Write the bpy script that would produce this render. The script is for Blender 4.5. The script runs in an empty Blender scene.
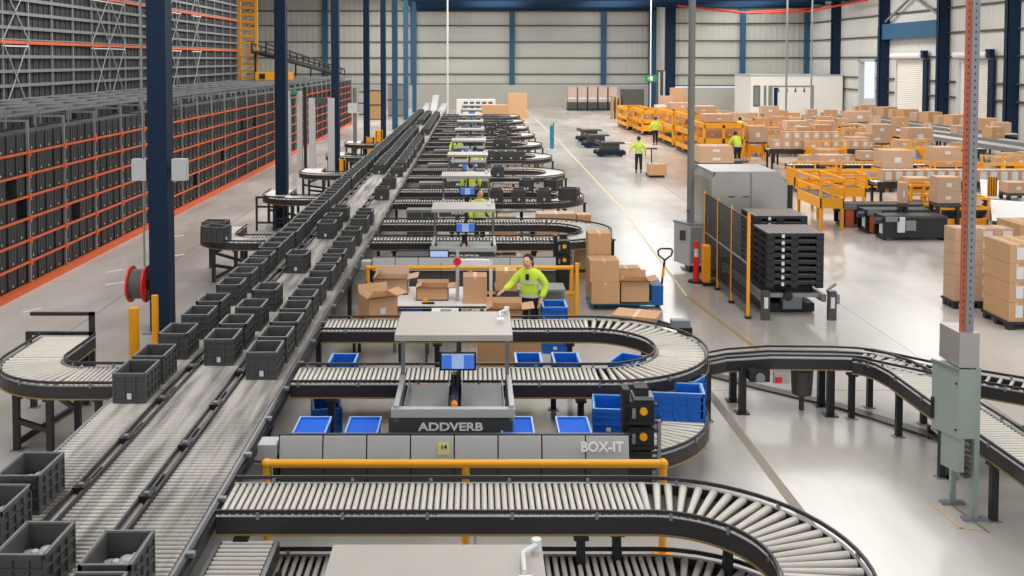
import bpy, bmesh, math, random
from mathutils import Vector, Matrix
PI = math.pi
rnd = random.Random(7)
sc = bpy.context.scene
C = sc.collection

# ---------------------------------------------------------------- materials
def lin(c):
    return tuple(((v/255.0)/12.92 if v/255.0 <= 0.04045 else ((v/255.0+0.055)/1.055)**2.4) for v in c) + (1.0,)

def mat(name, rgb, rough=0.6, metal=0.0, var=0.08, scale=3.0, spec=0.5, bump=0.0, emit=0.0):
    m = bpy.data.materials.new(name); m.use_nodes = True
    nt = m.node_tree; b = nt.nodes['Principled BSDF']
    b.inputs['Roughness'].default_value = rough
    b.inputs['Metallic'].default_value = metal
    b.inputs['Specular IOR Level'].default_value = spec
    tc = nt.nodes.new('ShaderNodeTexCoord')
    nz = nt.nodes.new('ShaderNodeTexNoise'); nz.inputs['Scale'].default_value = scale; nz.inputs['Detail'].default_value = 4
    nt.links.new(tc.outputs['Object'], nz.inputs['Vector'])
    mx = nt.nodes.new('ShaderNodeMix'); mx.data_type = 'RGBA'
    c = lin(rgb)
    mx.inputs[6].default_value = tuple(max(0, v*(1-var)) for v in c[:3]) + (1,)
    mx.inputs[7].default_value = tuple(min(1, v*(1+var)) for v in c[:3]) + (1,)
    nt.links.new(nz.outputs['Fac'], mx.inputs[0])
    nt.links.new(mx.outputs[2], b.inputs['Base Color'])
    if bump:
        bp = nt.nodes.new('ShaderNodeBump'); bp.inputs['Strength'].default_value = bump
        nt.links.new(nz.outputs['Fac'], bp.inputs['Height']); nt.links.new(bp.outputs['Normal'], b.inputs['Normal'])
    if emit:
        b.inputs['Emission Color'].default_value = c; b.inputs['Emission Strength'].default_value = emit
    return m

M = {}
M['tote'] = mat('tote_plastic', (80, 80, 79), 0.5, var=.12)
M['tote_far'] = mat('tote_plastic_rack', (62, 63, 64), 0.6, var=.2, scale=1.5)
M['paper'] = mat('white_paper', (222, 222, 220), 0.7)
M['bag'] = mat('clear_plastic_bag', (196, 202, 205), 0.3, var=.3, scale=20)
M['rail'] = mat('dark_rail', (50, 45, 46), 0.42, var=.15)
M['railgrey'] = mat('grey_rail', (120, 116, 112), 0.4, 0.3)
M['roller'] = mat('zinc_roller', (204, 198, 188), 0.38, 0.2, var=.1, scale=8)
M['rollerend'] = mat('roller_gap_bed', (92, 88, 84), 0.6)
M['gold'] = mat('brass_strip', (150, 128, 78), 0.5)
M['orange'] = mat('orange_paint', (226, 104, 52), 0.5)
M['postorange'] = mat('faded_orange_paint', (186, 98, 66), 0.5)
M['galv'] = mat('galvanised_steel', (142, 145, 147), 0.45, 0.3)
M['white'] = mat('white_paint', (226, 226, 222), 0.5)
M['cream'] = mat('station_shell', (180, 174, 165), 0.5)
M['sign'] = mat('sign_white', (246, 246, 244), 0.4, var=.01)
M['lightgrey'] = mat('light_grey_panel', (186, 187, 186), 0.45)
M['midgrey'] = mat('mid_grey_metal', (128, 130, 128), 0.5)
M['darkgrey'] = mat('dark_grey_panel', (74, 74, 72), 0.5)
M['black'] = mat('black_plastic', (30, 30, 32), 0.45)
M['navy'] = mat('navy_steel', (12, 36, 62), 0.6, spec=.25)
M['beamblue'] = mat('rafter_blue', (26, 58, 86), 0.6, spec=.25)
M['paleline'] = mat('worn_line_paint', (216, 202, 164), 0.6)
M['sticker'] = mat('pale_yellow_sticker', (240, 230, 156), 0.6)
M['officewhite'] = mat('office_white', (244, 238, 230), 0.6, var=.03)
M['blue'] = mat('blue_steel', (38, 86, 116), 0.5)
M['yellow'] = mat('safety_yellow', (246, 170, 34), 0.42)
M['amber'] = mat('amber_yellow', (250, 166, 20), 0.5)
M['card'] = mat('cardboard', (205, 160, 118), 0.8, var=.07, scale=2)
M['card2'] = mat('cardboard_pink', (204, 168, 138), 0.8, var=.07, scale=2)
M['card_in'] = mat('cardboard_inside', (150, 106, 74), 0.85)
M['tape'] = mat('packing_tape', (222, 190, 150), 0.35)
M['bluetote'] = mat('blue_tote', (22, 106, 200), 0.4, var=.06)
M['bluetotein'] = mat('blue_tote_lining', (8, 98, 216), 0.65, spec=.2)
M['rim'] = mat('tote_rim_edge', (150, 185, 225), 0.4)
M['red'] = mat('red_plastic', (222, 40, 38), 0.4)
M['skin'] = mat('skin', (226, 174, 144), 0.55)
M['hair'] = mat('dark_hair', (34, 28, 26), 0.6)
M['hivis'] = mat('hi_vis_fabric', (210, 238, 72), 0.75, var=.08, scale=6, bump=.3)
M['reflect'] = mat('reflective_band', (206, 208, 200), 0.4)
M['trouser'] = mat('black_trousers', (28, 30, 36), 0.8)
M['wood'] = mat('pallet_wood', (176, 140, 98), 0.8, var=.2)
M['steel'] = mat('brushed_steel', (178, 173, 167), 0.32, 0.45, var=.14, scale=2)
M['motorblue'] = mat('dull_motor_blue', (50, 66, 92), 0.5)
M['greengrey'] = mat('green_grey_enamel', (152, 164, 154), 0.45)
M['palletblack'] = mat('black_pallet_plastic', (40, 41, 43), 0.55)
M['pallettop'] = mat('pallet_top_grey', (138, 130, 126), 0.6)  # upper face greyer and browner than the black sides
M['green'] = mat('exit_green', (30, 140, 80), 0.5)
M['screen'] = mat('screen_blue', (70, 118, 220), 0.3, emit=.5)
M['screenlight'] = mat('screen_pale', (160, 184, 226), 0.3, emit=.5)
M['beaconorange'] = mat('orange_button', (250, 140, 40), 0.4)
M['pipe'] = mat('sprinkler_red', (226, 60, 44), 0.5)
M['hoseblack'] = mat('hose_rubber', (92, 92, 88), 0.6)
M['slotbrown'] = mat('floor_joint_filler', (150, 138, 126), 0.6)
M['palletblue'] = mat('pallet_truck_blue', (24, 96, 176), 0.45)
M['cyan'] = mat('teal_fork', (40, 138, 170), 0.45)
M['wrap'] = mat('stretch_wrapped_goods', (204, 178, 164), 0.5, var=.2, scale=2)

def lane_mat():
    m = mat('streaked_lane_roller', (178, 172, 164), .42, .15); nt = m.node_tree; N = nt.nodes.new; L = nt.links.new
    ge = N('ShaderNodeNewGeometry'); mp = N('ShaderNodeMapping'); mp.inputs['Scale'].default_value = (7, .55, 0); nz = N('ShaderNodeTexNoise'); nz.inputs['Scale'].default_value = 1; nz.inputs['Detail'].default_value = 4  # stretched noise, darker streaks running along the lane
    L(ge.outputs['Position'], mp.inputs[0]); L(mp.outputs[0], nz.inputs['Vector'])
    cr = N('ShaderNodeValToRGB'); cr.color_ramp.elements[0].position = .34; cr.color_ramp.elements[1].position = .6
    cr.color_ramp.elements[0].color = lin((126,121,117)); cr.color_ramp.elements[1].color = lin((194,188,179)); L(nz.outputs['Fac'], cr.inputs[0])
    L(cr.outputs[0], nt.nodes['Principled BSDF'].inputs['Base Color']); return m
M['laneroller'] = lane_mat()
def floor_mat():
    m = bpy.data.materials.new('polished_concrete'); m.use_nodes = True
    nt = m.node_tree; b = nt.nodes['Principled BSDF']; N = nt.nodes.new; L = nt.links.new
    tc = N('ShaderNodeTexCoord')
    n1 = N('ShaderNodeTexNoise'); n1.inputs['Scale'].default_value = 0.22; n1.inputs['Detail'].default_value = 6; n1.inputs['Roughness'].default_value = .6
    n2 = N('ShaderNodeTexNoise'); n2.inputs['Scale'].default_value = 1.3; n2.inputs['Detail'].default_value = 5
    mp = N('ShaderNodeMapping'); mp.inputs['Scale'].default_value = (1, .35, 1)
    L(tc.outputs['Object'], mp.inputs[0]); L(mp.outputs[0], n1.inputs['Vector']); L(mp.outputs[0], n2.inputs['Vector'])
    cr = N('ShaderNodeValToRGB'); cr.color_ramp.elements[0].position = .36; cr.color_ramp.elements[1].position = .62
    cr.color_ramp.elements[0].color = lin((168, 162, 155)); cr.color_ramp.elements[1].color = lin((214, 209, 203))
    L(n1.outputs['Fac'], cr.inputs[0])
    mx = N('ShaderNodeMix'); mx.data_type = 'RGBA'; mx.blend_type = 'MULTIPLY'; mx.inputs[0].default_value = .35
    cr2 = N('ShaderNodeValToRGB'); cr2.color_ramp.elements[0].position = .2; cr2.color_ramp.elements[1].position = .75
    cr2.color_ramp.elements[0].color = (.62, .61, .6, 1); cr2.color_ramp.elements[1].color = (1, 1, 1, 1)
    L(n2.outputs['Fac'], cr2.inputs[0]); L(cr.outputs[0], mx.inputs[6]); L(cr2.outputs[0], mx.inputs[7])
    # saw-cut control joints, a wide regular grid
    br = N('ShaderNodeTexBrick'); br.offset = 0; br.inputs['Scale'].default_value = .125
    br.inputs['Mortar Size'].default_value = .0022; br.inputs['Brick Width'].default_value = 1; br.inputs['Row Height'].default_value = 1
    br.inputs['Color1'].default_value = br.inputs['Color2'].default_value = (1, 1, 1, 1); br.inputs['Mortar'].default_value = (.62, .6, .58, 1)
    L(tc.outputs['Object'], br.inputs['Vector'])
    m2 = N('ShaderNodeMix'); m2.data_type = 'RGBA'; m2.blend_type = 'MULTIPLY'; m2.inputs[0].default_value = 1
    L(mx.outputs[2], m2.inputs[6]); L(br.outputs['Color'], m2.inputs[7]); L(m2.outputs[2], b.inputs['Base Color'])
    rr = N('ShaderNodeMapRange'); rr.inputs[3].default_value = .1; rr.inputs[4].default_value = .3
    L(n1.outputs['Fac'], rr.inputs[0]); L(rr.outputs[0], b.inputs['Roughness'])
    b.inputs['Specular IOR Level'].default_value = .38
    return m

def wall_mat(name, rgb, axis, pitch=.28):
    m = bpy.data.materials.new(name); m.use_nodes = True
    nt = m.node_tree; b = nt.nodes['Principled BSDF']; N = nt.nodes.new; L = nt.links.new
    tc = N('ShaderNodeTexCoord'); wv = N('ShaderNodeTexWave'); wv.bands_direction = axis
    wv.inputs['Scale'].default_value = 0.314/pitch; wv.inputs['Distortion'].default_value = 0
    L(tc.outputs['Object'], wv.inputs['Vector'])
    nz = N('ShaderNodeTexNoise'); nz.inputs['Scale'].default_value = .3; L(tc.outputs['Object'], nz.inputs['Vector'])
    cr = N('ShaderNodeValToRGB'); c = lin(rgb)
    cr.color_ramp.elements[0].position = .2; cr.color_ramp.elements[1].position = .8
    cr.color_ramp.elements[0].color = tuple(v*.93 for v in c[:3]) + (1,); cr.color_ramp.elements[1].color = tuple(min(1, v*1.05) for v in c[:3]) + (1,)
    L(nz.outputs['Fac'], cr.inputs[0]); L(cr.outputs[0], b.inputs['Base Color'])
    bp = N('ShaderNodeBump'); bp.inputs['Strength'].default_value = .5; bp.inputs['Distance'].default_value = .05
    L(wv.outputs['Fac'], bp.inputs['Height']); L(bp.outputs['Normal'], b.inputs['Normal'])
    b.inputs['Roughness'].default_value = .55
    return m
M['floor'] = floor_mat()
M['wall_x'] = wall_mat('corrugated_sheet', (203, 203, 193), 'X', .6)
M['wall_y'] = wall_mat('corrugated_sheet_side', (212, 210, 203), 'Y', .6)
M['dado'] = mat('concrete_dado', (186, 182, 172), .7, scale=.5)
M['roof'] = mat('roof_sheet', (150, 152, 156), .6)
M['shutter'] = wall_mat('roller_shutter_slats', (232, 226, 216), 'Z', .16)

# ---------------------------------------------------------------- mesh builder
class MB:
    def __init__(s): s.v = []; s.f = []; s.mi = []; s.mats = []; s.cur = 0; s.sm = []
    def use(s, key):
        if key not in s.mats: s.mats.append(key)
        s.cur = s.mats.index(key); return s
    def _add(s, vs, fs, smooth=False):
        o = len(s.v); s.v += [tuple(v) for v in vs]
        for f in fs: s.f.append(tuple(i+o for i in f)); s.mi.append(s.cur); s.sm.append(smooth)
    def box(s, x0, x1, y0, y1, z0, z1, rz=0, piv=None):
        vs = [Vector(p) for p in ((x0,y0,z0),(x1,y0,z0),(x1,y1,z0),(x0,y1,z0),(x0,y0,z1),(x1,y0,z1),(x1,y1,z1),(x0,y1,z1))]
        if rz:
            c = Vector(piv or ((x0+x1)/2, (y0+y1)/2, 0)); R = Matrix.Rotation(rz, 3, 'Z'); vs = [R@(v-c)+c for v in vs]
        s._add(vs, [(0,3,2,1),(4,5,6,7),(0,1,5,4),(1,2,6,5),(2,3,7,6),(3,0,4,7)]); return s
    def cbox(s, c, d, rot=None):
        c = Vector(c); R = rot or Matrix.Identity(3)
        vs = [R@Vector((sx*d[0]/2, sy*d[1]/2, sz*d[2]/2))+c for sz in (-1,1) for sx, sy in ((-1,-1),(1,-1),(1,1),(-1,1))]
        s._add(vs, [(0,3,2,1),(4,5,6,7),(0,1,5,4),(1,2,6,5),(2,3,7,6),(3,0,4,7)]); return s
    def bar(s, a, b, w, h=None):
        a = Vector(a); b = Vector(b); d = b-a; L = d.length
        if L < 1e-6: return s
        q = d.to_track_quat('Y', 'Z').to_matrix()
        return s.cbox((a+b)/2, (w, L, h or w), q)
    def cyl(s, a, b, r, n=10, r2=None, cap=True):
        a = Vector(a); b = Vector(b); q = (b-a).to_track_quat('Z', 'Y').to_matrix(); r2 = r if r2 is None else r2
        vs = [q@Vector((r*math.cos(2*PI*i/n), r*math.sin(2*PI*i/n), 0))+a for i in range(n)] + \
             [q@Vector((r2*math.cos(2*PI*i/n), r2*math.sin(2*PI*i/n), 0))+b for i in range(n)]
        s._add(vs, [(i, (i+1)%n, n+(i+1)%n, n+i) for i in range(n)], True)
        if cap: s._add(vs, [tuple(reversed(range(n))), tuple(range(n, 2*n))])
        return s
    def tube(s, pts, r, n=8):
        for a, b in zip(pts, pts[1:]): s.cyl(a, b, r, n)
        return s
    def poly(s, pts, z0, z1):            # extruded outline in XY
        n = len(pts)
        vs = [(x, y, z0) for x, y in pts] + [(x, y, z1) for x, y in pts]
        s._add(vs, [tuple(reversed(range(n))), tuple(range(n, 2*n))] + [(i, (i+1)%n, n+(i+1)%n, n+i) for i in range(n)]); return s
    def quad(s, *p): s._add(p, [tuple(range(len(p)))]); return s
    def sphere(s, c, r, n=10, m=7, sz=1.0, sx=1.0, sy=1.0):
        vs = []; fs = []
        for j in range(m+1):
            t = PI*j/m
            for i in range(n):
                a = 2*PI*i/n; vs.append((c[0]+sx*r*math.sin(t)*math.cos(a), c[1]+sy*r*math.sin(t)*math.sin(a), c[2]+sz*r*math.cos(t)))
        for j in range(m):
            for i in range(n): fs.append((j*n+i, (j+1)*n+i, (j+1)*n+(i+1)%n, j*n+(i+1)%n))
        s._add(vs, fs, True); return s
    def sweep(s, path, d0, d1, z0, z1):  # rectangular section d0..d1 beside a polyline, z0..z1 above it
        n = len(path); vs = []
        for i, p in enumerate(path):
            a = Vector(path[max(0, i-1)]); b = Vector(path[min(n-1, i+1)]); t = (b-a); t.z = 0; t.normalize()
            nr = Vector((-t.y, t.x, 0)); p = Vector(p)
            vs += [p+nr*d0+Vector((0,0,z0)), p+nr*d1+Vector((0,0,z0)), p+nr*d1+Vector((0,0,z1)), p+nr*d0+Vector((0,0,z1))]
        fs = [(0,1,2,3), tuple(4*(n-1)+k for k in (3,2,1,0))]
        for i in range(n-1):
            for k in range(4): fs.append((4*i+k, 4*(i+1)+k, 4*(i+1)+(k+1)%4, 4*i+(k+1)%4))
        s._add(vs, fs); return s
    def _add2(s, pts, th):               # flat outline in XZ given thickness along Y
        n = len(pts); vs = list(pts)+[(x,y+th,z) for x,y,z in pts]
        s._add(vs,[tuple(range(n)),tuple(reversed(range(n,2*n)))]+[(i,(i+1)%n,n+(i+1)%n,n+i) for i in range(n)]); return s
    def mesh(s, name):
        me = bpy.data.meshes.new(name); me.from_pydata(s.v, [], s.f)
        for k in (s.mats or ['midgrey']): me.materials.append(M[k])
        me.polygons.foreach_set('material_index', s.mi); me.polygons.foreach_set('use_smooth', s.sm)
        bm = bmesh.new(); bm.from_mesh(me); bmesh.ops.recalc_face_normals(bm, faces=bm.faces); bm.to_mesh(me); bm.free()
        me.update(); return me
    def build(s, name, key=None, parent=None, loc=(0,0,0)):
        if key: s.mats = [key]; s.mi = [0]*len(s.f)
        o = bpy.data.objects.new(name, s.mesh(name)); C.objects.link(o); o.location = loc
        if parent: o.parent = parent
        return o

def tag(o, label=None, cat=None, group=None, kind=None):
    if label: o['label'] = label
    if cat: o['category'] = cat
    if group: o['group'] = group
    if kind: o['kind'] = kind
    return o
def thing(name, label, cat, loc=(0,0,0), rz=0, group=None):
    o = bpy.data.objects.new(name, None); C.objects.link(o); o.location = loc; o.rotation_euler = (0,0,rz); o.empty_display_size = .1
    return tag(o, label, cat, group)
def kids(o): return [k for k in KID.get(o.name, [])]
KID = {}
def register(root):                      # remember children once, so copies need no scan
    for ch in bpy.data.objects:
        if ch.parent: KID.setdefault(ch.parent.name, [])
    KID[root.name] = [c for c in root.children]
    for c in root.children: register_small(c)
def register_small(o):
    KID[o.name] = [c for c in o.children]
    for c in o.children: register_small(c)
def dup(root, loc, rz=0, label=None, group=None, parts=True, names=None, scale=None):
    r = root.copy(); C.objects.link(r); r.location = loc; r.rotation_euler = (0,0,rz)
    if scale: r.scale = scale
    if label: r['label'] = label
    if group: r['group'] = group
    elif 'group' in r.keys(): del r['group']
    def rec(src, dst):
        for ch in KID.get(src.name, []):
            c = ch.copy(); C.objects.link(c); c.parent = dst; rec(ch, c)
    if parts: rec(root, r)
    return r
def text(body, size, loc, parent, key, name='lettering', rot=(PI/2, 0, 0), ext=.002, xs=1.0):
    cu = bpy.data.curves.new(name, 'FONT'); cu.body = body; cu.size = size; cu.extrude = ext; cu.offset = .003*size/.1
    cu.align_x = 'CENTER'; cu.align_y = 'CENTER'; cu.materials.append(M[key])
    tmp = bpy.data.objects.new('tmp', cu); C.objects.link(tmp); bpy.context.view_layer.update()
    me = bpy.data.meshes.new_from_object(tmp); bpy.data.objects.remove(tmp); bpy.data.curves.remove(cu)
    o = bpy.data.objects.new(name, me); C.objects.link(o); o.location = loc; o.rotation_euler = rot; o.parent = parent; o.scale = (xs, 1, 1)
    return o
def struct(o, label): return tag(o, label, None, None, 'structure')

H = 5.35
ORD = ['first','second','third','fourth','fifth','sixth','seventh','eighth','ninth','tenth','eleventh','twelfth']

# ---------------------------------------------------------------- the setting
struct(MB().quad((-26,-4,0),(60,-4,0),(60,114.5,0),(-26,114.5,0)).build('floor','floor'), 'polished grey concrete warehouse floor')
struct(MB().box(-26,20.7,114,114.3,2.6,12.6).build('wall_back','wall_x'), 'pale corrugated steel end wall behind the conveyors')
struct(MB().box(-26,20.7,113.3,114.25,0,2.5).build('wall_back_base','dado'), 'concrete lower band of the end wall')
struct(MB().box(20.5,20.7,107,114,0,12.6).build('wall_return','wall_y'), 'short return of the end wall at the corner column')
struct(MB().box(20.7,35.6,107,107.3,2.6,12.6).build('wall_back_right','wall_x'), 'pale corrugated wall section behind the white office')
struct(MB().box(20.7,35.6,106.3,107.25,0,2.4).build('wall_back_right_base','dado'), 'concrete lower band of the right end wall')
w = MB()
for y0, y1, z0, z1 in ((92.2,107,0,12.6),(88.6,92.2,5.3,12.6),(84.6,88.6,0,12.6),(78.6,84.6,5.2,12.6),(73.6,78.6,0,12.6),(68.6,73.6,5.2,12.6),(20,68.6,0,12.6)):
    w.box(35.6,35.9,y0,y1,z0,z1)
struct(w.build('wall_right','wall_y'), 'pale corrugated side wall with dock doors')
struct(MB().box(-26.3,-26,-4,114,0,12.6).build('wall_left','wall_y'), 'side wall behind the tall racking')
struct(MB().box(-26.3,36,-4,114.3,12.6,12.8).build('ceiling','roof'), 'roof sheeting over the warehouse')
t = 1
for z in (2.6, 3.75, 5.6, 7.4, 9.25, 10.9):
    struct(MB().box(-26,20.5,113.82,113.98,z-.06,z+.06).build('trim_%d' % t,'darkgrey'), 'horizontal wall girt on the end wall'); t += 1
    struct(MB().box(20.7,35.5,106.82,106.98,z-.06,z+.06).build('trim_%d' % t,'darkgrey'), 'horizontal wall girt on the right end wall'); t += 1
    g = MB()
    for y0, y1 in ((92.4,107),(84.8,88.4),(74,78.4),(40,68.4)) if z < 5.6 else ((40,107),): g.box(35.4,35.58,y0,y1,z-.06,z+.06)
    struct(g.build('trim_%d' % t,'darkgrey'), 'horizontal wall girt on the side wall'); t += 1
for x, y, w_ in ((4.2,113.6,.6),(14.6,113.6,.6),(20.1,113.4,.9),(-7,113.6,.6),(-17,113.6,.6),(28.5,106.6,.55),(35.4,106.6,.7)):
    struct(MB().box(x-w_/2,x+w_/2,y-.15,y+.15,0,12.5).build('column','blue'), 'blue steel wall column against the end wall')
struct(MB().box(20.3,21.3,106.3,107.2,0,12.5).build('column','navy'), 'dark blue corner column of the end wall')
def hcol(x, y, w_, d_, h_, key):
    m = MB().use(key)
    m.box(x-w_/2,x+w_/2,y-d_/2,y+d_/2,0,h_)
    m.use('midgrey').box(x-w_/2-.12,x+w_/2+.12,y-d_/2-.12,y+d_/2+.12,0,.03)
    return m
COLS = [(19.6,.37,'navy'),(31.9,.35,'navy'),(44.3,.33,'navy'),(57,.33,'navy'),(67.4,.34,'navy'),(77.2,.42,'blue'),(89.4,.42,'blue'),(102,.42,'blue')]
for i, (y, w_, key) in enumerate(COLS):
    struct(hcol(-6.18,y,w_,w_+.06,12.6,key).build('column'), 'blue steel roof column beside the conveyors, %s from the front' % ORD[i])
for i, y in enumerate((97.7,86.2,75.3,65.6,54)):
    m = MB().use('navy'); m.box(34.75,35.6,y-.22,y-.17,0,12.6); m.box(34.75,35.6,y+.17,y+.22,0,12.6); m.box(34.75,34.8,y-.22,y+.22,0,12.6); m.box(35.15,35.2,y-.2,y+.2,0,12.6)
    struct(m.build('column'), 'deep navy wall column on the side wall')
struct(MB().box(34.9,35.5,86.3,86.9,0,8.2).box(34.9,35.4,75.4,86.3,7.1,8.4).build('trim_40','blue'), 'blue portal beam over the dock doors')
m = MB(); m.bar((35.2,75.6,8.6),(35.2,86,12.4),.16); m.bar((35.2,86,8.6),(35.2,75.6,12.4),.16)
struct(m.build('trim_41','galv'), 'grey cross bracing above the portal beam')
for y in (102,107-.6,113.2,95.5,84):
    zb = 10.95 if y > 90 else 11.6
    struct(MB().box(-7,35.6,y-.15,y+.15,zb,zb+.07).box(-7,35.6,y-.02,y+.02,zb,12.6).box(-7,35.6,y-.15,y+.15,12.5,12.6).build('beam','beamblue'), 'blue steel roof rafter near the end wall')
p = tag(MB().tube([(20,99,10.7),(27,99,9.95),(33,99,10.15),(34.4,93,10.55),(34.4,88,10.6)],.1).tube([(27.2,99.2,10.1),(34.2,99,10.5)],.06).build('sprinkler_pipe','pipe'), 'red sprinkler pipe under the roof above the white office', 'pipe')
# dock doors
for n, (y0, y1, which) in enumerate(((78.9,84.0,'left'),(68.9,73.0,'right'))):
    d = bpy.data.objects.new('door_%d' % (n+2), None); C.objects.link(d); d.location = (35.5,(y0+y1)/2,0); struct(d, 'white roller shutter dock door')
    h_ = (y1-y0)/2
    MB().box(-.02,.04,-h_,h_,0,5.5).build('shutter','shutter',d)
    MB().cyl((-.35,-h_-.3,5.7),(-.35,h_+.3,5.7),.26,12).build('roll_housing','white',d)
    MB().box(-.22,-.05,-h_-.75,-h_-.05,0,5.4).build('guide_post','navy',d)
    MB().box(-.5,-.1,-h_-.7,-h_-.2,5.5,6.1).build('motor','navy',d)
d = bpy.data.objects.new('door_1', None); C.objects.link(d); d.location = (35.5,90.4,0); struct(d, 'open doorway to the bright yard')
MB().box(-.1,.3,1.75,2.0,0,5.4).box(-.1,.3,-2.0,-1.75,0,5.4).box(-.1,.3,-2,2,5.2,5.45).build('door_frame','lightgrey',d)
struct(MB().quad((35.6,40,-.02),(90,40,-.02),(90,140,-.02),(35.6,140,-.02)).build('ground_outside','dado'), 'pale yard outside the open door')
# floor markings
def g_(x0,y0,x1,y1,w_,key,label,z=.004,name='floor_marking'):
    a = Vector((x0,y0,0)); b = Vector((x1,y1,0)); n = (b-a).normalized(); n = Vector((-n.y,n.x,0))*w_/2; zz = Vector((0,0,z))
    struct(MB().quad(a-n+zz,b-n+zz,b+n+zz,a+n+zz).build(name,key), label)
g_(5.5,110,5.5,62,.14,'lightgrey','long pale walkway line along the conveyor ends')
g_(5.5,62,5.3,36,.08,'paleline','long pale walkway line along the conveyor ends, middle stretch')
g_(5.3,36,4.8,22.5,.06,'paleline','yellow walkway line passing the pallet truck')
g_(4.8,22.5,5.3,17.6,.08,'gold','yellow walkway line near the pallet cage')
g_(5.51,11.9,5.56,11.2,.03,'tape','pale tape mark by the control cabinet feet')
g_(5.74,11.8,5.82,11.1,.03,'gold','yellow tape mark under the control cabinet')
g_(5.5,11.22,5.8,11.17,.02,'tape','pale tape cross mark by the control cabinet')
g_(3.75,17,3.92,8,.13,'slotbrown','filled joint in the floor beside the looped conveyor')
for k, (x, y) in enumerate(((9.2,66),(10.6,63),(11.6,72),(9.8,76),(8.3,71),(12.5,67))): g_(x,y,x+.9,y-1.6,.25,'white','white painted bay mark on the far floor')
o = MB().sweep([(3.85,16.9,0),(4.75,16.0,0),(5.63,15.2,0),(6.35,14.2,0),(7.2,13.0,0)],-.1,.1,0,.035).build('shadow_strip','darkgrey'); tag(o,'dark strip on the floor standing for the shadow of the belt conveyor','painted shadow')  # shadow of the belt conveyor, built as a thin dark strip
for (x0,x1,y) in ((-9.6,-9.35,21),(-9.3,-9.0,25),(-8.8,-8.4,23.6),(-9.2,-8.9,30),(-8.4,-8.0,27)): g_(x0,y,x1,y+.35,.1,'white','small pale scuff patch on the rack aisle floor')

# ---------------------------------------------------------------- totes
def make_tote(name, w_, l_, h_, key, label, cat, group=None, detail=True, inner=None, rimkey=None):
    t = thing(name, label, cat, (0,0,-50), 0, group)
    m = MB().use(key); a, b = w_/2, l_/2; th = .018; i_ = .02
    # walls slightly tapered: outer skin below the rim
    for (x0,x1,y0,y1) in ((-a+i_,-a+i_+th,-b+i_,b-i_),(a-i_-th,a-i_,-b+i_,b-i_),(-a+i_,a-i_,-b+i_,-b+i_+th),(-a+i_,a-i_,b-i_-th,b-i_)): m.box(x0,x1,y0,y1,.0,h_-.03)
    m.use(inner or key).box(-a+i_,a-i_,-b+i_,b-i_,.01,.03).use(key)
    for (x0,x1,y0,y1) in ((-a,a,-b,-b+.035),(-a,a,b-.035,b),(-a,-a+.035,-b,b),(a-.035,a,-b,b)): m.box(x0,x1,y0,y1,h_-.05,h_-.008)
    if detail:
        for z in ((.0,.03),(h_*.36,h_*.36+.014),(h_*.64,h_*.64+.014)):
            m.box(-a,a,-b,-b+i_,*z); m.box(-a,a,b-i_,b,*z); m.box(-a,-a+i_,-b,b,*z); m.box(a-i_,a,-b,b,*z)
        for k in range(5):
            y = -b+.008+k*(l_-.016)/4
            m.box(-a,-a+i_,y-.009,y+.009,0,h_-.05); m.box(a-i_,a,y-.009,y+.009,0,h_-.05)
        for k in range(4):
            x = -a+.008+k*(w_-.016)/3
            m.box(x-.009,x+.009,-b,-b+i_,0,h_-.05); m.box(x-.009,x+.009,b-i_,b,0,h_-.05)
    m.build('body',None,t)
    r = MB()
    for (x0,x1,y0,y1) in ((-a,a,-b,-b+.02),(-a,a,b-.02,b),(-a,-a+.02,-b,b),(a-.02,a,-b,b)): r.box(x0,x1,y0,y1,h_-.008,h_)
    r.build('rim',rimkey or 'midgrey',t)
    return t
TW, TL, TH = .42, .58, .375
tote0 = make_tote('storage_tote',TW,TL,TH,'tote','dark grey tote','tote')
lab = MB().box(-.028,.028,-TL/2-.004,-TL/2,.045,.12).build('label_sticker','paper',tote0); lab['label'] = 'white barcode sticker'
toteB = make_tote('storage_tote',TW,TL,TH,'tote','dark grey tote','tote')
MB().box(-.028,.028,-TL/2-.004,-TL/2,.045,.12).build('label_sticker','paper',toteB)
m = MB(); r2 = random.Random(3)
for k in range(26):
    m.sphere((r2.uniform(-.13,.13),r2.uniform(-.22,.2),.16+r2.uniform(-.03,.05)),r2.uniform(.04,.075),7,5,sz=.5)
m.build('bagged_goods','bag',toteB)
for q in (tote0, toteB): register_small(q)
def tote(x,y,z,label,group=None,rz=0,filled=False,parts=True):
    return dup(toteB if filled else tote0,(x,y,z),rz,label,group,parts)

# ---------------------------------------------------------------- conveyors
ROLL = {}; ROLLKEY = True
def resample_turn(P, step, cstep):
    out = []; P = [Vector(p) for p in P]; segs = list(zip(P, P[1:])); acc = step/2; D = [(b-a).normalized() for a, b in segs]
    for j, (a, b) in enumerate(segs):
        d = (b-a).length; tn = 0
        for k in (j-1, j+1):
            if 0 <= k < len(segs):
                cr = D[min(j,k)].x*D[max(j,k)].y-D[min(j,k)].y*D[max(j,k)].x
                if abs(cr) > .03 and d < .45: tn = 1 if cr > 0 else -1
        st = cstep if tn else step
        while acc <= d: out.append((a+(b-a)*acc/d, D[j], tn)); acc += st
        acc -= d
    return out
def roller_mesh(w_, r_, key='roller', r2=None):
    k = (round(w_,3), r_, key, r2)
    if k not in ROLL:
        ROLL[k] = MB().use(key).cyl((-w_/2,0,0),(w_/2,0,0),r_,10,r2).use('rail').cyl((-w_/2-.012,0,0),(w_/2+.012,0,0),r_*.35,6).mesh('roller')
    return ROLL[k]
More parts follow.
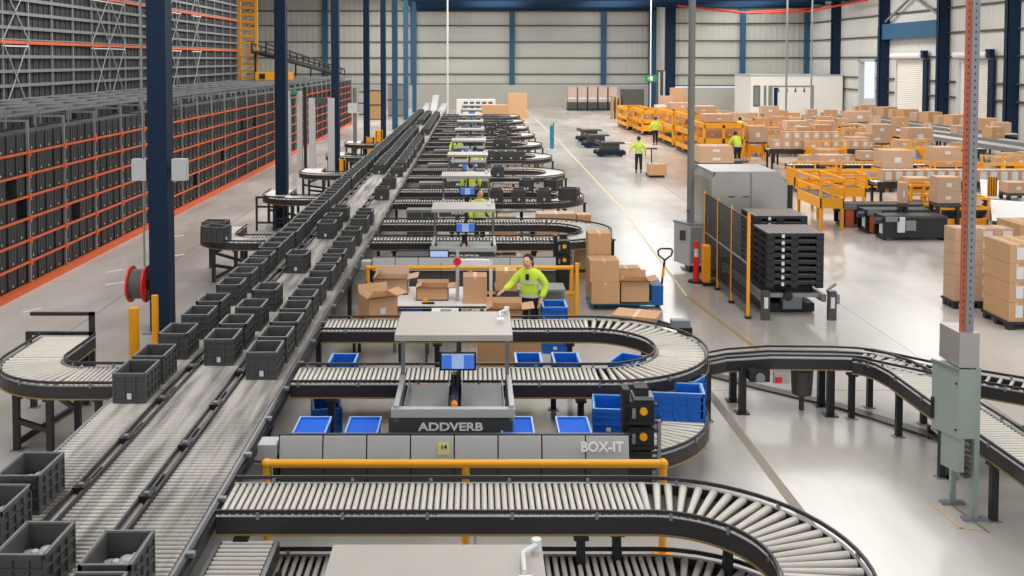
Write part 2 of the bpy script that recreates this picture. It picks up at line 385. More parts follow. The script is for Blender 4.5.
def resample(path, step):
    out = []; acc = step/2; P = [Vector(p) for p in path]
    for a, b in zip(P, P[1:]):
        d = (b-a).length
        while acc <= d:
            out.append((a+(b-a)*acc/d, (b-a).normalized())); acc += step
        acc -= d
    return out
def conveyor(name, label, path, width, pitch=.065, parent_loc=(0,0,0), legs=(), single=True, rail_h=.16, cam=(0,0,0), group=None, guard=True, rr=.024, side_guard=(1,-1), leg_z=None, cat='conveyor', railkey='rail', bars=(), cpitch=.1, rkey='roller'):
    """roller conveyor along a polyline given in world coordinates"""
    loc = Vector(parent_loc); t = thing(name,label,cat,loc,0,group)
    P = [Vector(p)-loc for p in path]; hw = width/2
    sides = {}
    for s in (1,-1):
        m = MB().use(railkey); e = s*hw; e2 = s*(hw+.045)
        m.sweep(P,min(e,e2),max(e,e2),-rail_h,.012)
        m.use('gold').sweep(P,min(s*(hw+.045),s*(hw+.055)),max(s*(hw+.045),s*(hw+.055)),-rail_h-.004,-rail_h+.014)
        m.use('galv').sweep(P,min(s*(hw+.002),s*(hw+.04)),max(s*(hw+.002),s*(hw+.04)),.012,.018)
        m.build('side_rail',None,t)
        if guard and s in side_guard:
            m = MB().use(railkey); m.sweep(P,min(s*(hw+.028),s*(hw+.05)),max(s*(hw+.028),s*(hw+.05)),.05,.085)
            for q, d in resample(P,.8):
                n = Vector((-d.y,d.x,0)); m.use('galv').cbox(q+n*s*(hw+.04)+Vector((0,0,.03)),(.03,.03,.07),Matrix.Rotation(math.atan2(d.y,d.x),3,'Z'))
            m.build('guide_rail',None,t)
    MB().sweep(P,-hw,hw,-.1,-.085).build('bed_pan','rollerend',t)
    me = ROLLKEY and roller_mesh(width-.02, rr, rkey)
    pts = resample_turn(P,pitch,cpitch)
    order = sorted(range(len(pts)), key=lambda i: (pts[i][0]+loc-Vector(cam)).length)
    mt = roller_mesh(width-.02, rr, rkey, rr*1.55)
    near = set(order[:100]) if single else set()
    if len(pts) <= 100 and single: near = set(order)
    rest = MB().use(rkey)
    for i, (q, d, tn) in enumerate(pts):
        if i in near:
            o = bpy.data.objects.new('roller', mt if tn else me); C.objects.link(o); o.parent = t; o.location = q - (Vector((0,0,rr*.28)) if tn else Vector()); o.rotation_euler = (0,0,math.atan2(d.y,d.x)+(PI/2 if tn >= 0 else -PI/2)+(PI if tn else 0))
        else:
            n = Vector((-d.y,d.x,0))*(hw-.01); r1 = rr*1.55 if tn < 0 else rr; r2 = rr*1.55 if tn > 0 else rr; rest.cyl(q+n,q-n,r1,8,r2,cap=False)
    if rest.v:
        tag(rest.build('roller',None,t),kind='stuff')
    for lg in legs:
        x, y = lg[0]-loc.x, lg[1]-loc.y; zt = (lg[2] if len(lg) > 2 else path[0][2]) - rail_h - loc.z
        m = MB().use('black').box(x-.04,x+.04,y-.04,y+.04,0,zt-.02).box(x-.07,x+.07,y-.07,y+.07,zt-.03,zt)
        m.use('midgrey').box(x-.08,x+.08,y-.06,y+.06,0,.012)
        m.build('leg',None,t)
    if bars:
        for a, b in bars: MB().use('black').bar(Vector(a)-loc,Vector(b)-loc,.05,.07).build('cross_brace',None,t)
    return t
def arc(cx,cy,r,a0,a1,z,n=24): return [(cx+r*math.cos(a0+(a1-a0)*i/n),cy+r*math.sin(a0+(a1-a0)*i/n),z) for i in range(n+1)]

ZR = 1.05
# three main lanes
LX = [-4.31,-3.59,-2.86]
for i, x in enumerate(LX):
    t = conveyor('lane_conveyor',('outermost long tote lane, beside the blue columns','middle one of the three long tote lanes','innermost long tote lane, touching the looped conveyors')[i],
        [(x,5.6,ZR-.03),(x,86,ZR-.03)],.6,.078,(x,6,0),legs=[(x+s*.33,y) for y in ((8,12,16,20,26,32) if i != 1 else ()) for s in ((-1,) if i == 0 else (1,))],guard=False,rail_h=.14,cam=(0,7,5),railkey='rail',rkey='laneroller',rr=.027)
    # rise at the far end
    rise = 1.0 if i == 1 else .25
    m = MB().use('midgrey').sweep([(0,80,ZR-.02),(0,86,ZR+rise),(0,88,ZR+rise)],-.3,.3,-.12,0); m.use('lightgrey').sweep([(0,80,ZR-.02),(0,86,ZR+rise),(0,88,ZR+rise)],-.28,.28,0,.02)
    m.build('rising_end',None,t)
# divider hardware between lanes
for x, lbl in ((-3.95,'narrow drive channel between the outer and middle lanes'),(-3.225,'narrow drive channel between the middle and inner lanes')):
    t = thing('drive_channel',lbl,'conveyor drive',(x,6,0))
    MB().use('black').box(-.05,.05,0,78,ZR-.2,ZR-.06).use('rail').box(-.068,-.045,0,78,ZR-.1,ZR+.035).box(.045,.068,0,78,ZR-.1,ZR+.035).build('channel',None,t)
    for k in range(34):
        y = .35+k*1.3 + (.2 if x < -3.5 else 0)
        m = MB().use('laneroller').cyl((-.02,y,ZR-.03),(-.02,y+.6,ZR-.03),.02,8).cyl((.025,y+.02,ZR-.03),(.025,y+.55,ZR-.03),.016,6)
        m.build('drive_shaft',None,t)
        m = MB().use('black').box(-.06,.06,y+.62,y+.78,ZR-.08,ZR+.05).use('galv').box(-.02,.03,y+.66,y+.7,ZR+.05,ZR+.07).use('black').cyl((-.04,y+.8,ZR+.01),(.05,y+.8,ZR+.01),.03,8).box(-.02,.05,y+.86,y+.92,ZR-.08,ZR+.02)
        m.build('motor_bracket',None,t)
t = thing('edge_rail','grey cable channel along the inner edge of the tote lanes','rail',(-2.49,6,0))
MB().use('rail').box(-.03,.005,0,78,ZR-.16,ZR+.0).use('black').box(.005,.03,0,78,ZR-.14,ZR-.04).build('channel',None,t)
m = MB().use('galv')
for k in range(60): m.box(-.03,.05,.3+k*1.1,.36+k*1.1,ZR-.02,ZR+.02)
tag(m.build('clip',None,t),kind='stuff')
# ---------------------------------------------------------------- looped conveyors with put stations
CY = [8.35,14.77,25.06,31.5,38.0,44.4,51.0,57.4,63.8,70.3,76.6]
def loop_path(cy, x0, x1, R, z, n=30): return [(x0,cy+R,z)] + [(x1+R*math.sin(PI*i/n), cy+R*math.cos(PI*i/n), z) for i in range(n+1)] + [(x0,cy-R,z)]
for i, cy in enumerate(CY):
    near = i < 3
    legs = []
    if i != 0:
        legs = [(1.4,cy-1.3-.42),(1.5,cy+.9),(-1.9,cy-1.72),(-.6,cy+.9),(3.45,cy-.15),(2.7,cy-1.5),(2.75,cy+1.35),(-.5,cy-1.72)]
    else: legs = [(1.0,cy+.92),(1.35,cy+1.0),(2.35,cy+.75),(-2.2,cy+.9),(3.25,cy-.1)]
    conveyor('looped_conveyor', 'U-shaped roller conveyor loop, %s from the front' % ORD[i], loop_path(cy,-2.45,1.76 if i else 1.64,1.3,ZR-.025,30 if near else 18), .68 if i else .7,
        .066 if i < 2 else .08, (0,cy,0), legs, single=i < 3, cam=(0,cy-9,4), rr=.027 if i < 2 else .028, cpitch=.115, side_guard=(1,-1),
        bars=[((1.4,cy-1.72,.35),(2.7,cy-1.5,.35)),((-1.9,cy-1.72,.35),(-.5,cy-1.72,.35))] if i else [])
# lower level loop that carries the blue totes, and its mirror under the first loop
conveyor('lower_conveyor','lower roller conveyor with blue totes behind the lettered cover',[( -2.3,14.75,.575)]+[(1.4+1.4*math.sin(PI*i/20),13.35+1.4*math.cos(PI*i/20),.575) for i in range(21)]+[(-2.3,11.95,.575)],.56,.075,(0,13.35,0),
    legs=[(-2.0,11.6,.575),(1.2,15.1,.575),(2.3,12.05,.575),(3.1,13.6,.575),(2.75,14.5,.575)],single=True,cam=(0,4,5))
conveyor('lower_conveyor','lower roller conveyor running beneath the frontmost loop',[(-2.2,9.1,.575),(1.7,9.1,.575)]+arc(1.7,8.1,1.0,PI/2,0,.575,10)+[(2.7,6.5,.575)],.6,.075,(0,9,0),
    legs=[(-1.8,9.45,.575),(1.0,9.45,.575),(2.3,9.2,.575)],single=True,cam=(0,4,5))
conveyor('lower_conveyor','short lower roller conveyor under the lane edge at the bottom of the view',[(-2.13,5.8,.82),(-2.13,9.2,.82)],.5,.078,(-2.1,8,0),legs=[(-1.84,8.9,.82),(-1.84,7,.82)],single=True,cam=(0,4,5),guard=False)

def station(detail=True):
    """put station: canopy on posts, two trays, scanner, front panel. origin: loop centre on the floor"""
    t = thing('put_station','put station','packing station'); 
    m = MB().use('cream').box(-.98,.46,-2.55,-1.4,1.97,2.0).box(-.98,.46,-2.56,-2.52,1.93,1.968).box(-.98,-.95,-2.52,-1.4,1.93,1.968).box(.43,.46,-2.52,-1.4,1.93,1.968)
    m.build('canopy',None,t)
    m = MB().use('white').tube([(.32,-1.85,2.0),(.32,-1.85,2.04),(.32,-1.6,2.04),(.42,-1.5,2.05)],.018,6).box(.28,.37,-2.0,-1.9,2.0,2.05).cyl((.42,-1.48,2.0),(.42,-1.48,2.08),.035,10)
    m.build('cable_conduit',None,t)
    for x in (-.94,.42): MB().box(x-.025,x+.025,-1.7,-1.65,.3,1.97).build('post','midgrey',t)
    MB().box(-.24,-.18,-1.66,-1.6,.3,1.97).build('post','darkgrey',t)
    MB().box(-.94,.42,-1.69,-1.66,1.82,1.9).build('cross_beam','midgrey',t)
    for x0, x1 in ((-.86,-.33),(-.17,.36)):
        MB().use('midgrey').box(x0,x1,-2.72,-1.72,1.1,1.12).use('galv').box(x0,x0+.012,-2.72,-1.72,1.1,1.17).box(x1-.012,x1,-2.72,-1.72,1.1,1.17).build('tray',None,t)
    for x in (-.97,.41): MB().box(x,x+.06,-2.86,-1.68,1.05,1.24).build('side_panel','lightgrey',t)
    MB().box(-1.0,.48,-2.88,-2.78,1.1,1.2).build('front_beam','lightgrey',t)
    m = MB().use('black').box(-.29,-.21,-2.7,-1.8,1.12,1.22).box(-.31,-.19,-1.95,-1.8,1.1,1.32); m.bar((-.3,-2.65,1.15),(-.27,-1.9,1.3),.012,.04); m.bar((-.2,-2.65,1.15),(-.23,-1.9,1.3),.012,.04)
    m.use('beaconorange').sphere((-.25,-2.72,1.2),.045,8,6,sz=1.2)
    m.build('scanner',None,t)
    pn = MB().box(-1.03,.45,-2.86,-2.83,.86,1.1).build('front_panel','darkgrey',t)
    text('ADDVERB',.135,(-.29,-2.866,.98),pn,'sign',xs=1.28)
    m = MB().use('black').box(-.235,.235,-.02,.02,-.12,.12).box(-.03,.03,.0,.12,-.03,.03)
    mo = m.build('monitor',None,t,(-.22,-1.85,1.47))
    sm = MB().use('screen').box(-.21,-.08,-.026,-.021,-.095,.08).box(.075,.21,-.026,-.021,-.095,.08).use('screenlight').box(-.08,.075,-.026,-.021,-.095,.08).box(-.21,.21,-.026,-.021,.082,.1)
    sm.build('screen',None,mo)
    MB().box(-.24,-.2,-1.78,-1.72,1.47,1.97).build('monitor_arm','darkgrey',t)
    for x in (-.85,-.1,.2): MB().box(x,x+.16,-1.56,-1.42,.72,.98).build('cable_box','rail',t)
    MB().box(-.62,-.3,-1.52,-1.4,.7,.9).build('junction_plate','lightgrey',t)
    MB().use('red').cyl((-.66,-1.52,.98),(-.66,-1.52,1.05),.07,12).build('stop_button',None,t)
    return t
def cover(text_on=True):
    t = thing('side_cover','side cover','machine cover')
    for k in range(8):
        x0 = -2.22+k*.498; x1 = x0+.482
        m = MB().use('lightgrey'); y = -3.37
        m._add([(x0,y,1.07),(x1,y,1.07),(x1,y-.06,.8),(x0,y-.06,.8),(x0,y+.02,1.07),(x1,y+.02,1.07),(x1,y-.03,.8),(x0,y-.03,.8)],[(0,1,2,3),(4,7,6,5),(0,4,5,1),(3,2,6,7),(0,3,7,4),(1,5,6,2)])
        m.build('cover_panel',None,t)
        MB().box(x0,x1,y,y+.02,.28,.79).build('skirt_panel','darkgrey',t)
    MB().box(-2.24,1.78,-3.35,-3.3,1.05,1.085).box(-2.24,1.78,-3.33,-3.3,.2,1.05).build('frame','black',t)
    m = MB().use('lightgrey').box(-2.5,-2.25,-3.45,-3.2,.82,1.0).use('galv').box(-2.52,-2.42,-3.5,-3.25,.62,.8).use('black').box(-2.3,-2.24,-3.4,-3.2,.55,.85)
    m.build('drive_unit',None,t)
    return t
def device_stack():
    t = thing('control_stack','control','control box')
    for k, z in enumerate((.8,1.1)):
        b = MB().use('black').box(-.13,.16,-.15,.15,z,z+.27).box(-.16,.2,-.17,-.1,z+.02,z+.05).box(-.16,.2,-.17,-.1,z+.22,z+.25).build('control_box',None,t)
        m = MB().use('amber').cyl((.03,-.15,z+.17),(.03,-.19,z+.17),.045,12).build('knob',None,b); m['label'] = 'yellow round knob'
        MB().box(-.1,-.06,-.165,-.15,z+.08,z+.2).build('switch','galv',b)
    MB().use('black').box(-.2,-.12,-.1,.1,.0,1.5).build('post',None,t)
    MB().use('galv').box(-.08,.16,-.12,.12,1.38,1.42).use('black').box(-.06,.1,-.1,.1,1.42,1.52).build('head',None,t); MB().box(-.12,.14,-.14,.14,.3,.78).build('lower_box','black',t)
    MB().box(.2,.24,-.15,-.1,.35,1.15).build('bracket','galv',t)
    return t
def barrier(n_mid=True, second=False):
    t = thing('safety_barrier','yellow barrier','barrier')
    MB().cyl((-2.25,0,1.0),(2.03,0,1.0),.045,12).sphere((-2.25,0,1.0),.055).sphere((2.03,0,1.0),.055).build('rail','yellow',t)
    for x in ((-2.25,-.1,2.03)): MB().use('yellow').cyl((x,0,.02),(x,0,1.02),.042,12).box(x-.1,x+.1,-.1,.1,0,.025).build('post',None,t)
    return t
st = station(); cv = cover(); dv = device_stack(); ba = barrier()
for q in (st,cv,dv,ba): register_small(q)
for i, cy in enumerate(CY):
    where = 'over the %s loop from the front' % ORD[i]
    dup(st,(0,cy-.17,0),0,'grey put station canopy with monitor and ADDVERB panel '+where if i else 'put station canopy at the bottom edge of the view')
for i in (1,2):
    cy = CY[i]-.19
    c = dup(cv,(0,cy,0),0,'light grey panelled machine cover in front of the %s loop' % ORD[i] if i != 1 else 'light grey panelled BOX-IT machine cover behind the front barrier')
    if i == 1:
        text('BOX-IT',.15,(1.44,-3.425,.965),c,'sign',rot=(PI/2-.2,0,0))
        s = MB().use('sticker').box(-.42,-.29,-3.432,-3.428,.88,1.02).build('number_sticker',None,c); s['label'] = 'pale yellow numbered sticker'
        text('14',.075,(-.355,-3.435,.97),s,'black',rot=(PI/2-.2,0,0))
    dup(dv,(1.93,cy-2.95,0),0,'stack of black control boxes with yellow knobs beside the %s loop' % ORD[i])
dup(ba,(0,10.61,0),0,'yellow tubular safety barrier in front of the BOX-IT cover')
dup(ba,(0,20.8,0),0,'yellow tubular safety barrier behind the packing desk')
tag(MB().use('yellow').box(2.1,2.17,20.7,20.8,0,1.1).box(.1,2.1,20.74,20.78,.45,.5).build('barrier_gate',None),'lower yellow rail and post beside the worker','barrier')

for i in range(3,11):
    cy = CY[i]; t = thing('machine_cabinet','grey switch cabinet under the %s loop beside the tote lanes' % ORD[i],'cabinet',(-1.55,cy-2.3,0))
    MB().box(-.45,.45,-.2,.3,.15,.98).build('body','midgrey',t); MB().box(-.42,-.02,-.22,-.2,.2,.9).build('door','darkgrey',t); MB().box(.02,.42,-.22,-.2,.2,.9).build('door','darkgrey',t); MB().box(-.44,.44,-.15,.25,0,.15).build('plinth','black',t)
    t = thing('parts_trolley','dark parts trolley between the put stations before the %s loop' % ORD[i],'trolley',(1.1,cy-2.5,0))
    for z in (.25,.6,.95): MB().box(-.5,.9,-.25,.25,z,z+.03).build('shelf','darkgrey',t)
    for a in (-.48,.86):
        for b in (-.22,.2): MB().box(a,a+.03,b,b+.03,0,1.0).build('post','black',t)
t = thing('screen_panel','grey flat panel standing left of the third station at the yellow barrier','panel',(-1.32,21.6,0))
MB().box(-.36,.34,-.02,.02,.88,1.2).build('panel','midgrey',t); MB().box(-.3,-.26,0,.04,0,.9).build('post','black',t); MB().box(.24,.28,0,.04,0,.9).build('post','black',t); MB().box(-.38,.36,-.03,.03,1.2,1.22).build('top_edge','black',t)
t = thing('desk_monitor','pale screened monitor at the left of the third station panel','monitor',(-.78,21.55,0))
MB().box(-.21,.21,-.02,.02,.93,1.23).build('housing','black',t); MB().box(-.19,.19,-.026,-.02,.95,1.21).build('screen','screenlight',t); MB().box(-.03,.03,0,.05,0,.95).build('stand','black',t)
# blue totes
bt = make_tote('blue_tote',.4,.56,.34,'bluetote','blue tote','tote',None,True,'bluetotein','rim')
bf = make_tote('blue_tote',.4,.56,.34,'bluetotein','blue tote','tote',None,False,'bluetotein','rim')
MB().box(-.03,.03,-.285,-.28,.05,.1).build('label_sticker','paper',bt)
m = MB().box(-.175,.175,-.255,.255,.3,.322).build('blue_liner','bluetotein',bf)
m = MB().use('bag').sphere((0,-.22,.3),.05,8,5,sz=.4,sx=1.6).build('loose_bag',None,bf)
for q in (bt,bf): register_small(q)
for x, lb in ((-1.92,'leftmost'),(-1.3,'second'),(.56,'third'),(1.24,'rightmost')):
    dup(bf,(x-.05,11.93,.6),0,'bright blue tote behind the grey cover, %s of the front four' % lb,'blue totes in the front row')
for x, lb in ((.79,'left'),(1.35,'right')):
    dup(bt,(x,14.65,.6),0,'blue tote inside the second loop, %s of the pair facing the monitor' % lb)
dup(bt,(-2.05,13.6,.3),.2,'blue tote low beside the lane edge at the second loop')
dup(bt,(-1.95,14.6,.6),0,'blue tote behind the dark posts beside the lane edge')
dup(bt,(1.72,12.75,.6),-.1,'blue tote standing left of the yellow knobbed control stack')
dup(bt,(2.66,13.2,.6),1.45,'large blue tote on the bend of the lower conveyor',scale=(1.1,1.4,1.1))
dup(bt,(2.9,13.85,.6),.9,'blue tote at the far outer bend of the lower conveyor')
dup(bt,(2.25,14.6,.6),-.5,'blue tote tilted under the inner bend of the second loop')
for k in range(3): dup(bt,(1.46,18.3,.01+.22*k),0,'blue tote %s of the nested stack beside the worker' % ('at the bottom','in the middle','on top')[k],'nested blue totes beside the worker',scale=(1.15,1,1.2))
dup(bt,(.05,19.6,.86),0,'small blue tote on the desk behind the brown boxes',scale=(.8,.6,.6))

# ---------------------------------------------------------------- cartons
def carton(name, w_, d_, h_, key='card', opened=False, sticker=True, flaps=.5):
    t = thing(name,'carton','box'); a, b = w_/2, d_/2
    if not opened:
        MB().box(-a,a,-b,b,0,h_).build('body',key,t)
        MB().use('tape').box(-.03,.03,-b-.002,b+.002,h_-.05,h_+.002).build('tape',None,t)
    else:
        th = .012
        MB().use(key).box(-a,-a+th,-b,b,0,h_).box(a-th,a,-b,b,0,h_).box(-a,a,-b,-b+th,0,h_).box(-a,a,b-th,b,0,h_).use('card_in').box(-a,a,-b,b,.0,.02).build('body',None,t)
        fl = min(w_,d_)*flaps
        for ang, (px, py), L_, axis in ((1.9,(0,b),w_,'b'),(2.3,(0,-b),w_,'f'),(1.3,(-a,0),d_,'l'),(1.7,(a,0),d_,'r')):
            m = MB(); dz = math.sin(ang)*fl; o_ = -math.cos(ang)*fl
            if axis == 'b': m.quad((-a,b,h_),(a,b,h_),(a,b+o_,h_+dz),(-a,b+o_,h_+dz)); m.quad((-a,b-.01,h_),(a,b-.01,h_),(a,b+o_-.01,h_+dz),(-a,b+o_-.01,h_+dz))
            if axis == 'f': m.quad((-a,-b,h_),(a,-b,h_),(a,-b-o_,h_+dz*.3),(-a,-b-o_,h_+dz*.3)); m.quad((-a,-b,h_-.01),(a,-b,h_-.01),(a,-b-o_,h_+dz*.3-.01),(-a,-b-o_,h_+dz*.3-.01))
            if axis == 'l': m.quad((-a,-b,h_),(-a,b,h_),(-a+.1,b,h_+dz*.6),(-a+.1,-b,h_+dz*.6)); m.quad((-a-.01,-b,h_),(-a-.01,b,h_),(-a+.09,b,h_+dz*.6),(-a+.09,-b,h_+dz*.6))
            if axis == 'r': m.quad((a,-b,h_),(a,b,h_),(a+.2,b,h_+dz*.3),(a+.2,-b,h_+dz*.3)); m.quad((a,-b,h_-.01),(a,b,h_-.01),(a+.2,b,h_+dz*.3-.01),(a+.2,-b,h_+dz*.3-.01))
            m.build('flap',key,t)
    if sticker: MB().box(-.05,.05,-b-.004,-b,.12*h_/.4,.12*h_/.4+.11).build('label_sticker','paper',t)
    register_small(t); return t
PROT = []
def one(name,w_,d_,h_,loc,label,key='card',opened=False,sticker=False,rz=0,group=None,flaps=.5):
    t = carton(name,w_,d_,h_,key,opened,sticker,flaps); t.location = (loc[0],loc[1]-.19,loc[2]); t.rotation_euler = (0,0,rz); tag(t,label,'box',group); return t
# desk and what stands on it
t = thing('packing_desk','white packing desk under the boxes between the loops','desk',(-.65,18.9,0))
MB().box(-.88,.85,-.85,.75,.82,.86).build('top','white',t)
for x in (-.82,.78):
    for y in (-.78,.68): MB().box(x-.03,x+.03,y-.03,y+.03,0,.82).build('leg','galv',t)
m = MB().box(-.88,-.3,-.84,-.82,.45,.82).build('front_panel','palletblue',t); m['label'] = 'dark blue front panel'
MB().box(-.3,.4,-.84,-.82,.45,.82).build('front_panel','black',t)
MB().box(-.88,.85,-.85,-.8,.83,.865).build('edge_strip','lightgrey',t)
one('open_carton',.55,.5,.42,(-1.72,17.75,.78),'open brown carton with raised flaps left of the desk',opened=True,sticker=True,rz=.45,flaps=.3)
one('open_carton',.66,.5,.3,(-1.62,19.4,.86),'pale open carton behind the flap-up carton by the lane',key='card2',opened=True,flaps=.3)
t = thing('side_table','low brown table under the open carton beside the lane','table',(-1.72,17.7,0))
MB().box(-.45,.45,-.4,.5,.73,.77).build('top','card_in',t)
for x in (-.4,.4):
    for y in (-.35,.45): MB().box(x-.025,x+.025,y-.025,y+.025,0,.73).build('leg','black',t)
one('open_carton',.6,.45,.24,(-.8,18.9,.862),'shallow open carton on the white desk',opened=True,flaps=.15)
t = thing('tape_dispenser','small yellow and black tape dispenser on the desk front','tape dispenser',(-.85,18.25,.862))
MB().box(-.12,.1,-.03,.03,0,.03).build('base','black',t); MB().cyl((-.06,-.02,.06),(-.06,.02,.06),.05,12).build('tape_roll','amber',t)
one('tall_carton',.44,.4,.5,(0.0,18.65,.862),'tall brown carton framed by the white shelf')
t = thing('shelf_frame','white upright shelf frame around the tall carton','shelf',(0.0,18.75,.862))
MB().box(-.36,-.3,-.03,.03,0,.72).build('post','white',t); MB().box(.27,.33,-.03,.03,0,.72).build('post','white',t); MB().box(-.36,.33,-.05,.05,.6,.72).build('shelf','white',t)
t = thing('stop_sign_post','small round red sign on a white pole at the desk','sign',(-.33,18.5,.86))
MB().cyl((0,0,0),(0,0,.95),.03,10).build('pole','lightgrey',t); s = MB().cyl((0,-.05,.74),(0,-.03,.74),.075,16).build('sign_disc','red',t)
tag(MB().use('white').box(-.78,-.3,17.55,17.95,.72,.86).use('midgrey').box(-.62,-.42,17.6,17.85,.86,.865).use('black').box(-.36,-.33,17.6,17.7,.86,.87).build('label_printer',None),'white label printer in front of the desk beside the station canopy','printer')
tag(MB().box(-.9,-.25,17.4,18.1,.68,.72).box(-.88,-.84,17.45,17.49,0,.68).box(-.31,-.27,17.45,17.49,0,.68).box(-.88,-.84,18.0,18.04,0,.68).box(-.31,-.27,18.0,18.04,0,.68).build('printer_stand','darkgrey'),'dark stand carrying the white label printer','stand')
one('open_carton',.62,.5,.42,(.52,17.55,.62),'open brown carton the worker rests a hand on',opened=True,flaps=.2)
one('brown_carton',.5,.45,.6,(.28,17.5,.0),'brown carton on the floor left of the worker')
one('brown_carton',.6,.5,.6,(.85,17.6,.0),'brown carton on the floor under the open one beside the worker')
one('brown_carton',.42,.35,.4,(.62,19.9,.8),'small brown carton behind the worker at chest height')
t = thing('side_bench','grey bench behind the worker','bench',(.9,20.0,0))
MB().box(-.5,.9,-.3,.3,.74,.79).build('top','midgrey',t); MB().box(-.48,-.44,-.28,-.24,0,.74).build('leg','galv',t); MB().box(.84,.88,-.28,-.24,0,.74).build('leg','galv',t); MB().box(-.48,.88,.2,.24,0,.74).build('back_panel','midgrey',t)
one('flattened_carton',.75,.55,.06,(2.75,17.0,1.0),'flat brown carton sheet lying at the far bend of the second loop',rz=-.35)
t = thing('scanner_mount','small black and silver scanner bracket at the far bend of the second loop','scanner',(3.35,16.15,0))
MB().box(-.04,.04,-.04,.04,0,1.0).build('post','black',t); MB().box(-.15,.15,-.08,.08,1.0,1.12).build('head','galv',t); MB().box(-.05,.18,-.09,.02,.86,1.0).build('motor','black',t)
MB().box(2.45-3.35,3.05-3.35,16.75-16.15,17.25-16.15,.94,.99).build('support_plate','darkgrey',t); MB().bar((-.05,.05,.97),(-.5,.8,.97),.06).build('arm','black',t)

# pallet truck with boxes
t = thing('pallet_truck','blue pallet truck carrying brown cartons beside the third loop','pallet truck',(3.2,21.4,0))
MB().box(-.75,.62,-.1,.06,.08,.16).box(-.75,.62,.34,.5,.08,.16).build('fork','cyan',t)
MB().box(.6,.85,-.1,.5,.08,.5).build('body','palletblue',t)
MB().use('black').cyl((.78,.1,.1),(.78,.3,.1),.09,14).cyl((-.6,-.06,.06),(-.6,.02,.06),.05,10).cyl((-.6,.38,.06),(-.6,.46,.06),.05,10).build('wheel',None,t)
MB().cyl((.85,.2,.3),(.93,.2,1.02),.024,8).build('shaft','black',t)
MB().cyl((.885,.2,.62),(.91,.2,.85),.03,8).build('grip_sleeve','amber',t)
MB().tube([(.93,.2,1.0),(.8,.2,1.1),(.78,.2,1.2),(.84,.2,1.25),(1.05,.2,1.25),(1.1,.2,1.2),(1.07,.2,1.1),(.93,.2,1.0)],.02,8).build('handle','black',t)
one('brown_carton',.6,.55,.45,(2.78,21.55,.165),'lower brown carton on the pallet truck, under the shorter stack')
one('brown_carton',.62,.55,.46,(2.76,21.6,.62),'brown carton in the shorter stack, on top of the pallet truck load')
one('brown_carton',.5,.5,.46,(2.74,22.25,.62),'brown carton in the tall stack, second from the top',key='card')
one('brown_carton',.5,.5,.46,(2.74,22.25,1.085),'topmost brown carton of the tall stack by the third loop')
one('brown_carton',.5,.5,.6,(2.74,22.25,.0),'brown carton at the foot of the tall stack')
one('open_carton',.62,.5,.46,(3.42,21.6,.165),'open empty brown carton on the right end of the pallet truck',opened=True,flaps=.3)
one('brown_carton',.62,.4,.75,(3.35,22.3,.0),'brown carton behind the open empty one on the pallet truck')

# ---------------------------------------------------------------- totes on the lanes
L1 = [7.9,8.99,9.75,12.84,13.57,14.67,15.74,16.6,17.8,18.75,19.6,20.4]
L2 = [8.24,14.38,15.2,16.2,17.4,20.5,24.4,25.5,26.9]
L3 = [7.4,8.08,13.75,14.5,15.3,16.1,16.9,17.8,18.95,19.7,20.6,22.0,23.4,25.1,26.3,31.0,33.6,37.0]
names = ['outer','middle','inner']
def nth(k, n):
    return 'nearest the camera' if k == 0 else '%s in line' % (ORD[k] if k < 12 else 'number %d' % (k+1))
for li, lst in enumerate((L1,L2,L3)):
    for k, y in enumerate(lst):
        fill = (li,k) in ((0,1),(0,2),(1,0),(2,1),(2,6),(0,9),(0,10))
        lb = 'dark grey tote%s on the %s lane, %s' % (' with bagged goods' if fill else '', names[li], 'first in view' if k == 0 else (ORD[k]+' from the front' if k < 12 else {12:'just past the third loop start',13:'beyond the tall stack of cartons',14:'beside the fourth station',15:'alone before the long run',16:'second of the far separate pair',17:'last before the unbroken run'}[k]))
        tote(LX[li]+rnd.uniform(-.012,.012)-.02,y-.17,ZR,lb,None,rnd.uniform(-.02,.02),fill)
for li, (s, e, step) in enumerate(((21.1,80,.645),(37.8,78,.66),(38.5,76,.69))):
    k = 0; y = s
    while y < e:
        if not (li == 2 and 52 < y < 57) and not (li == 1 and 60 < y < 66):
            tote(LX[li]+rnd.uniform(-.03,.03),y,ZR,'dark grey tote in the unbroken run on the %s lane' % names[li],'totes in the unbroken run on the %s lane' % names[li],rnd.uniform(-.02,.02),rnd.random() < .12,parts=y < 80)
        y += step
# totes on the far loops
k = 0
for (x,y,rz,lb) in ((1.33,30.4,0,'dark tote on the fourth loop, left of the near four'),(2.1,30.4,0,'dark tote on the fourth loop, right of the near middle'),(2.9,30.65,1.2,'large dark tote at the bend of the fourth loop'),
    (.65,30.4,0,'dark tote on the fourth loop beside the station post'),(1.7,33.0,.1,'dark tote on the rear side of the fourth loop, left'),(2.6,32.85,-.5,'dark tote on the rear side of the fourth loop, right'),(.85,36.9,0,'lone dark tote on the near side of the fifth loop')):
    tote(x,y,ZR,lb,None,rz)
for ci, (cy, n) in enumerate(((44.4,4),(51.0,7),(57.4,8),(63.8,8))):
    for j in range(n):
        if rnd.random() < .42: continue
        x = .7+j*.42 if j < 5 else .9+(j-5)*.5; yy = cy-1.3 if j < 5 else cy+1.3
        tote(x,yy,ZR,'dark tote waiting on the %s loop' % ORD[5+ci],'totes waiting on the %s loop' % ORD[5+ci],rnd.uniform(-.1,.1),parts=False) if False else tote(x,yy,ZR,'dark tote waiting on the %s loop' % ORD[5+ci],'totes waiting on the %s loop' % ORD[5+ci],rnd.uniform(-.1,.1))
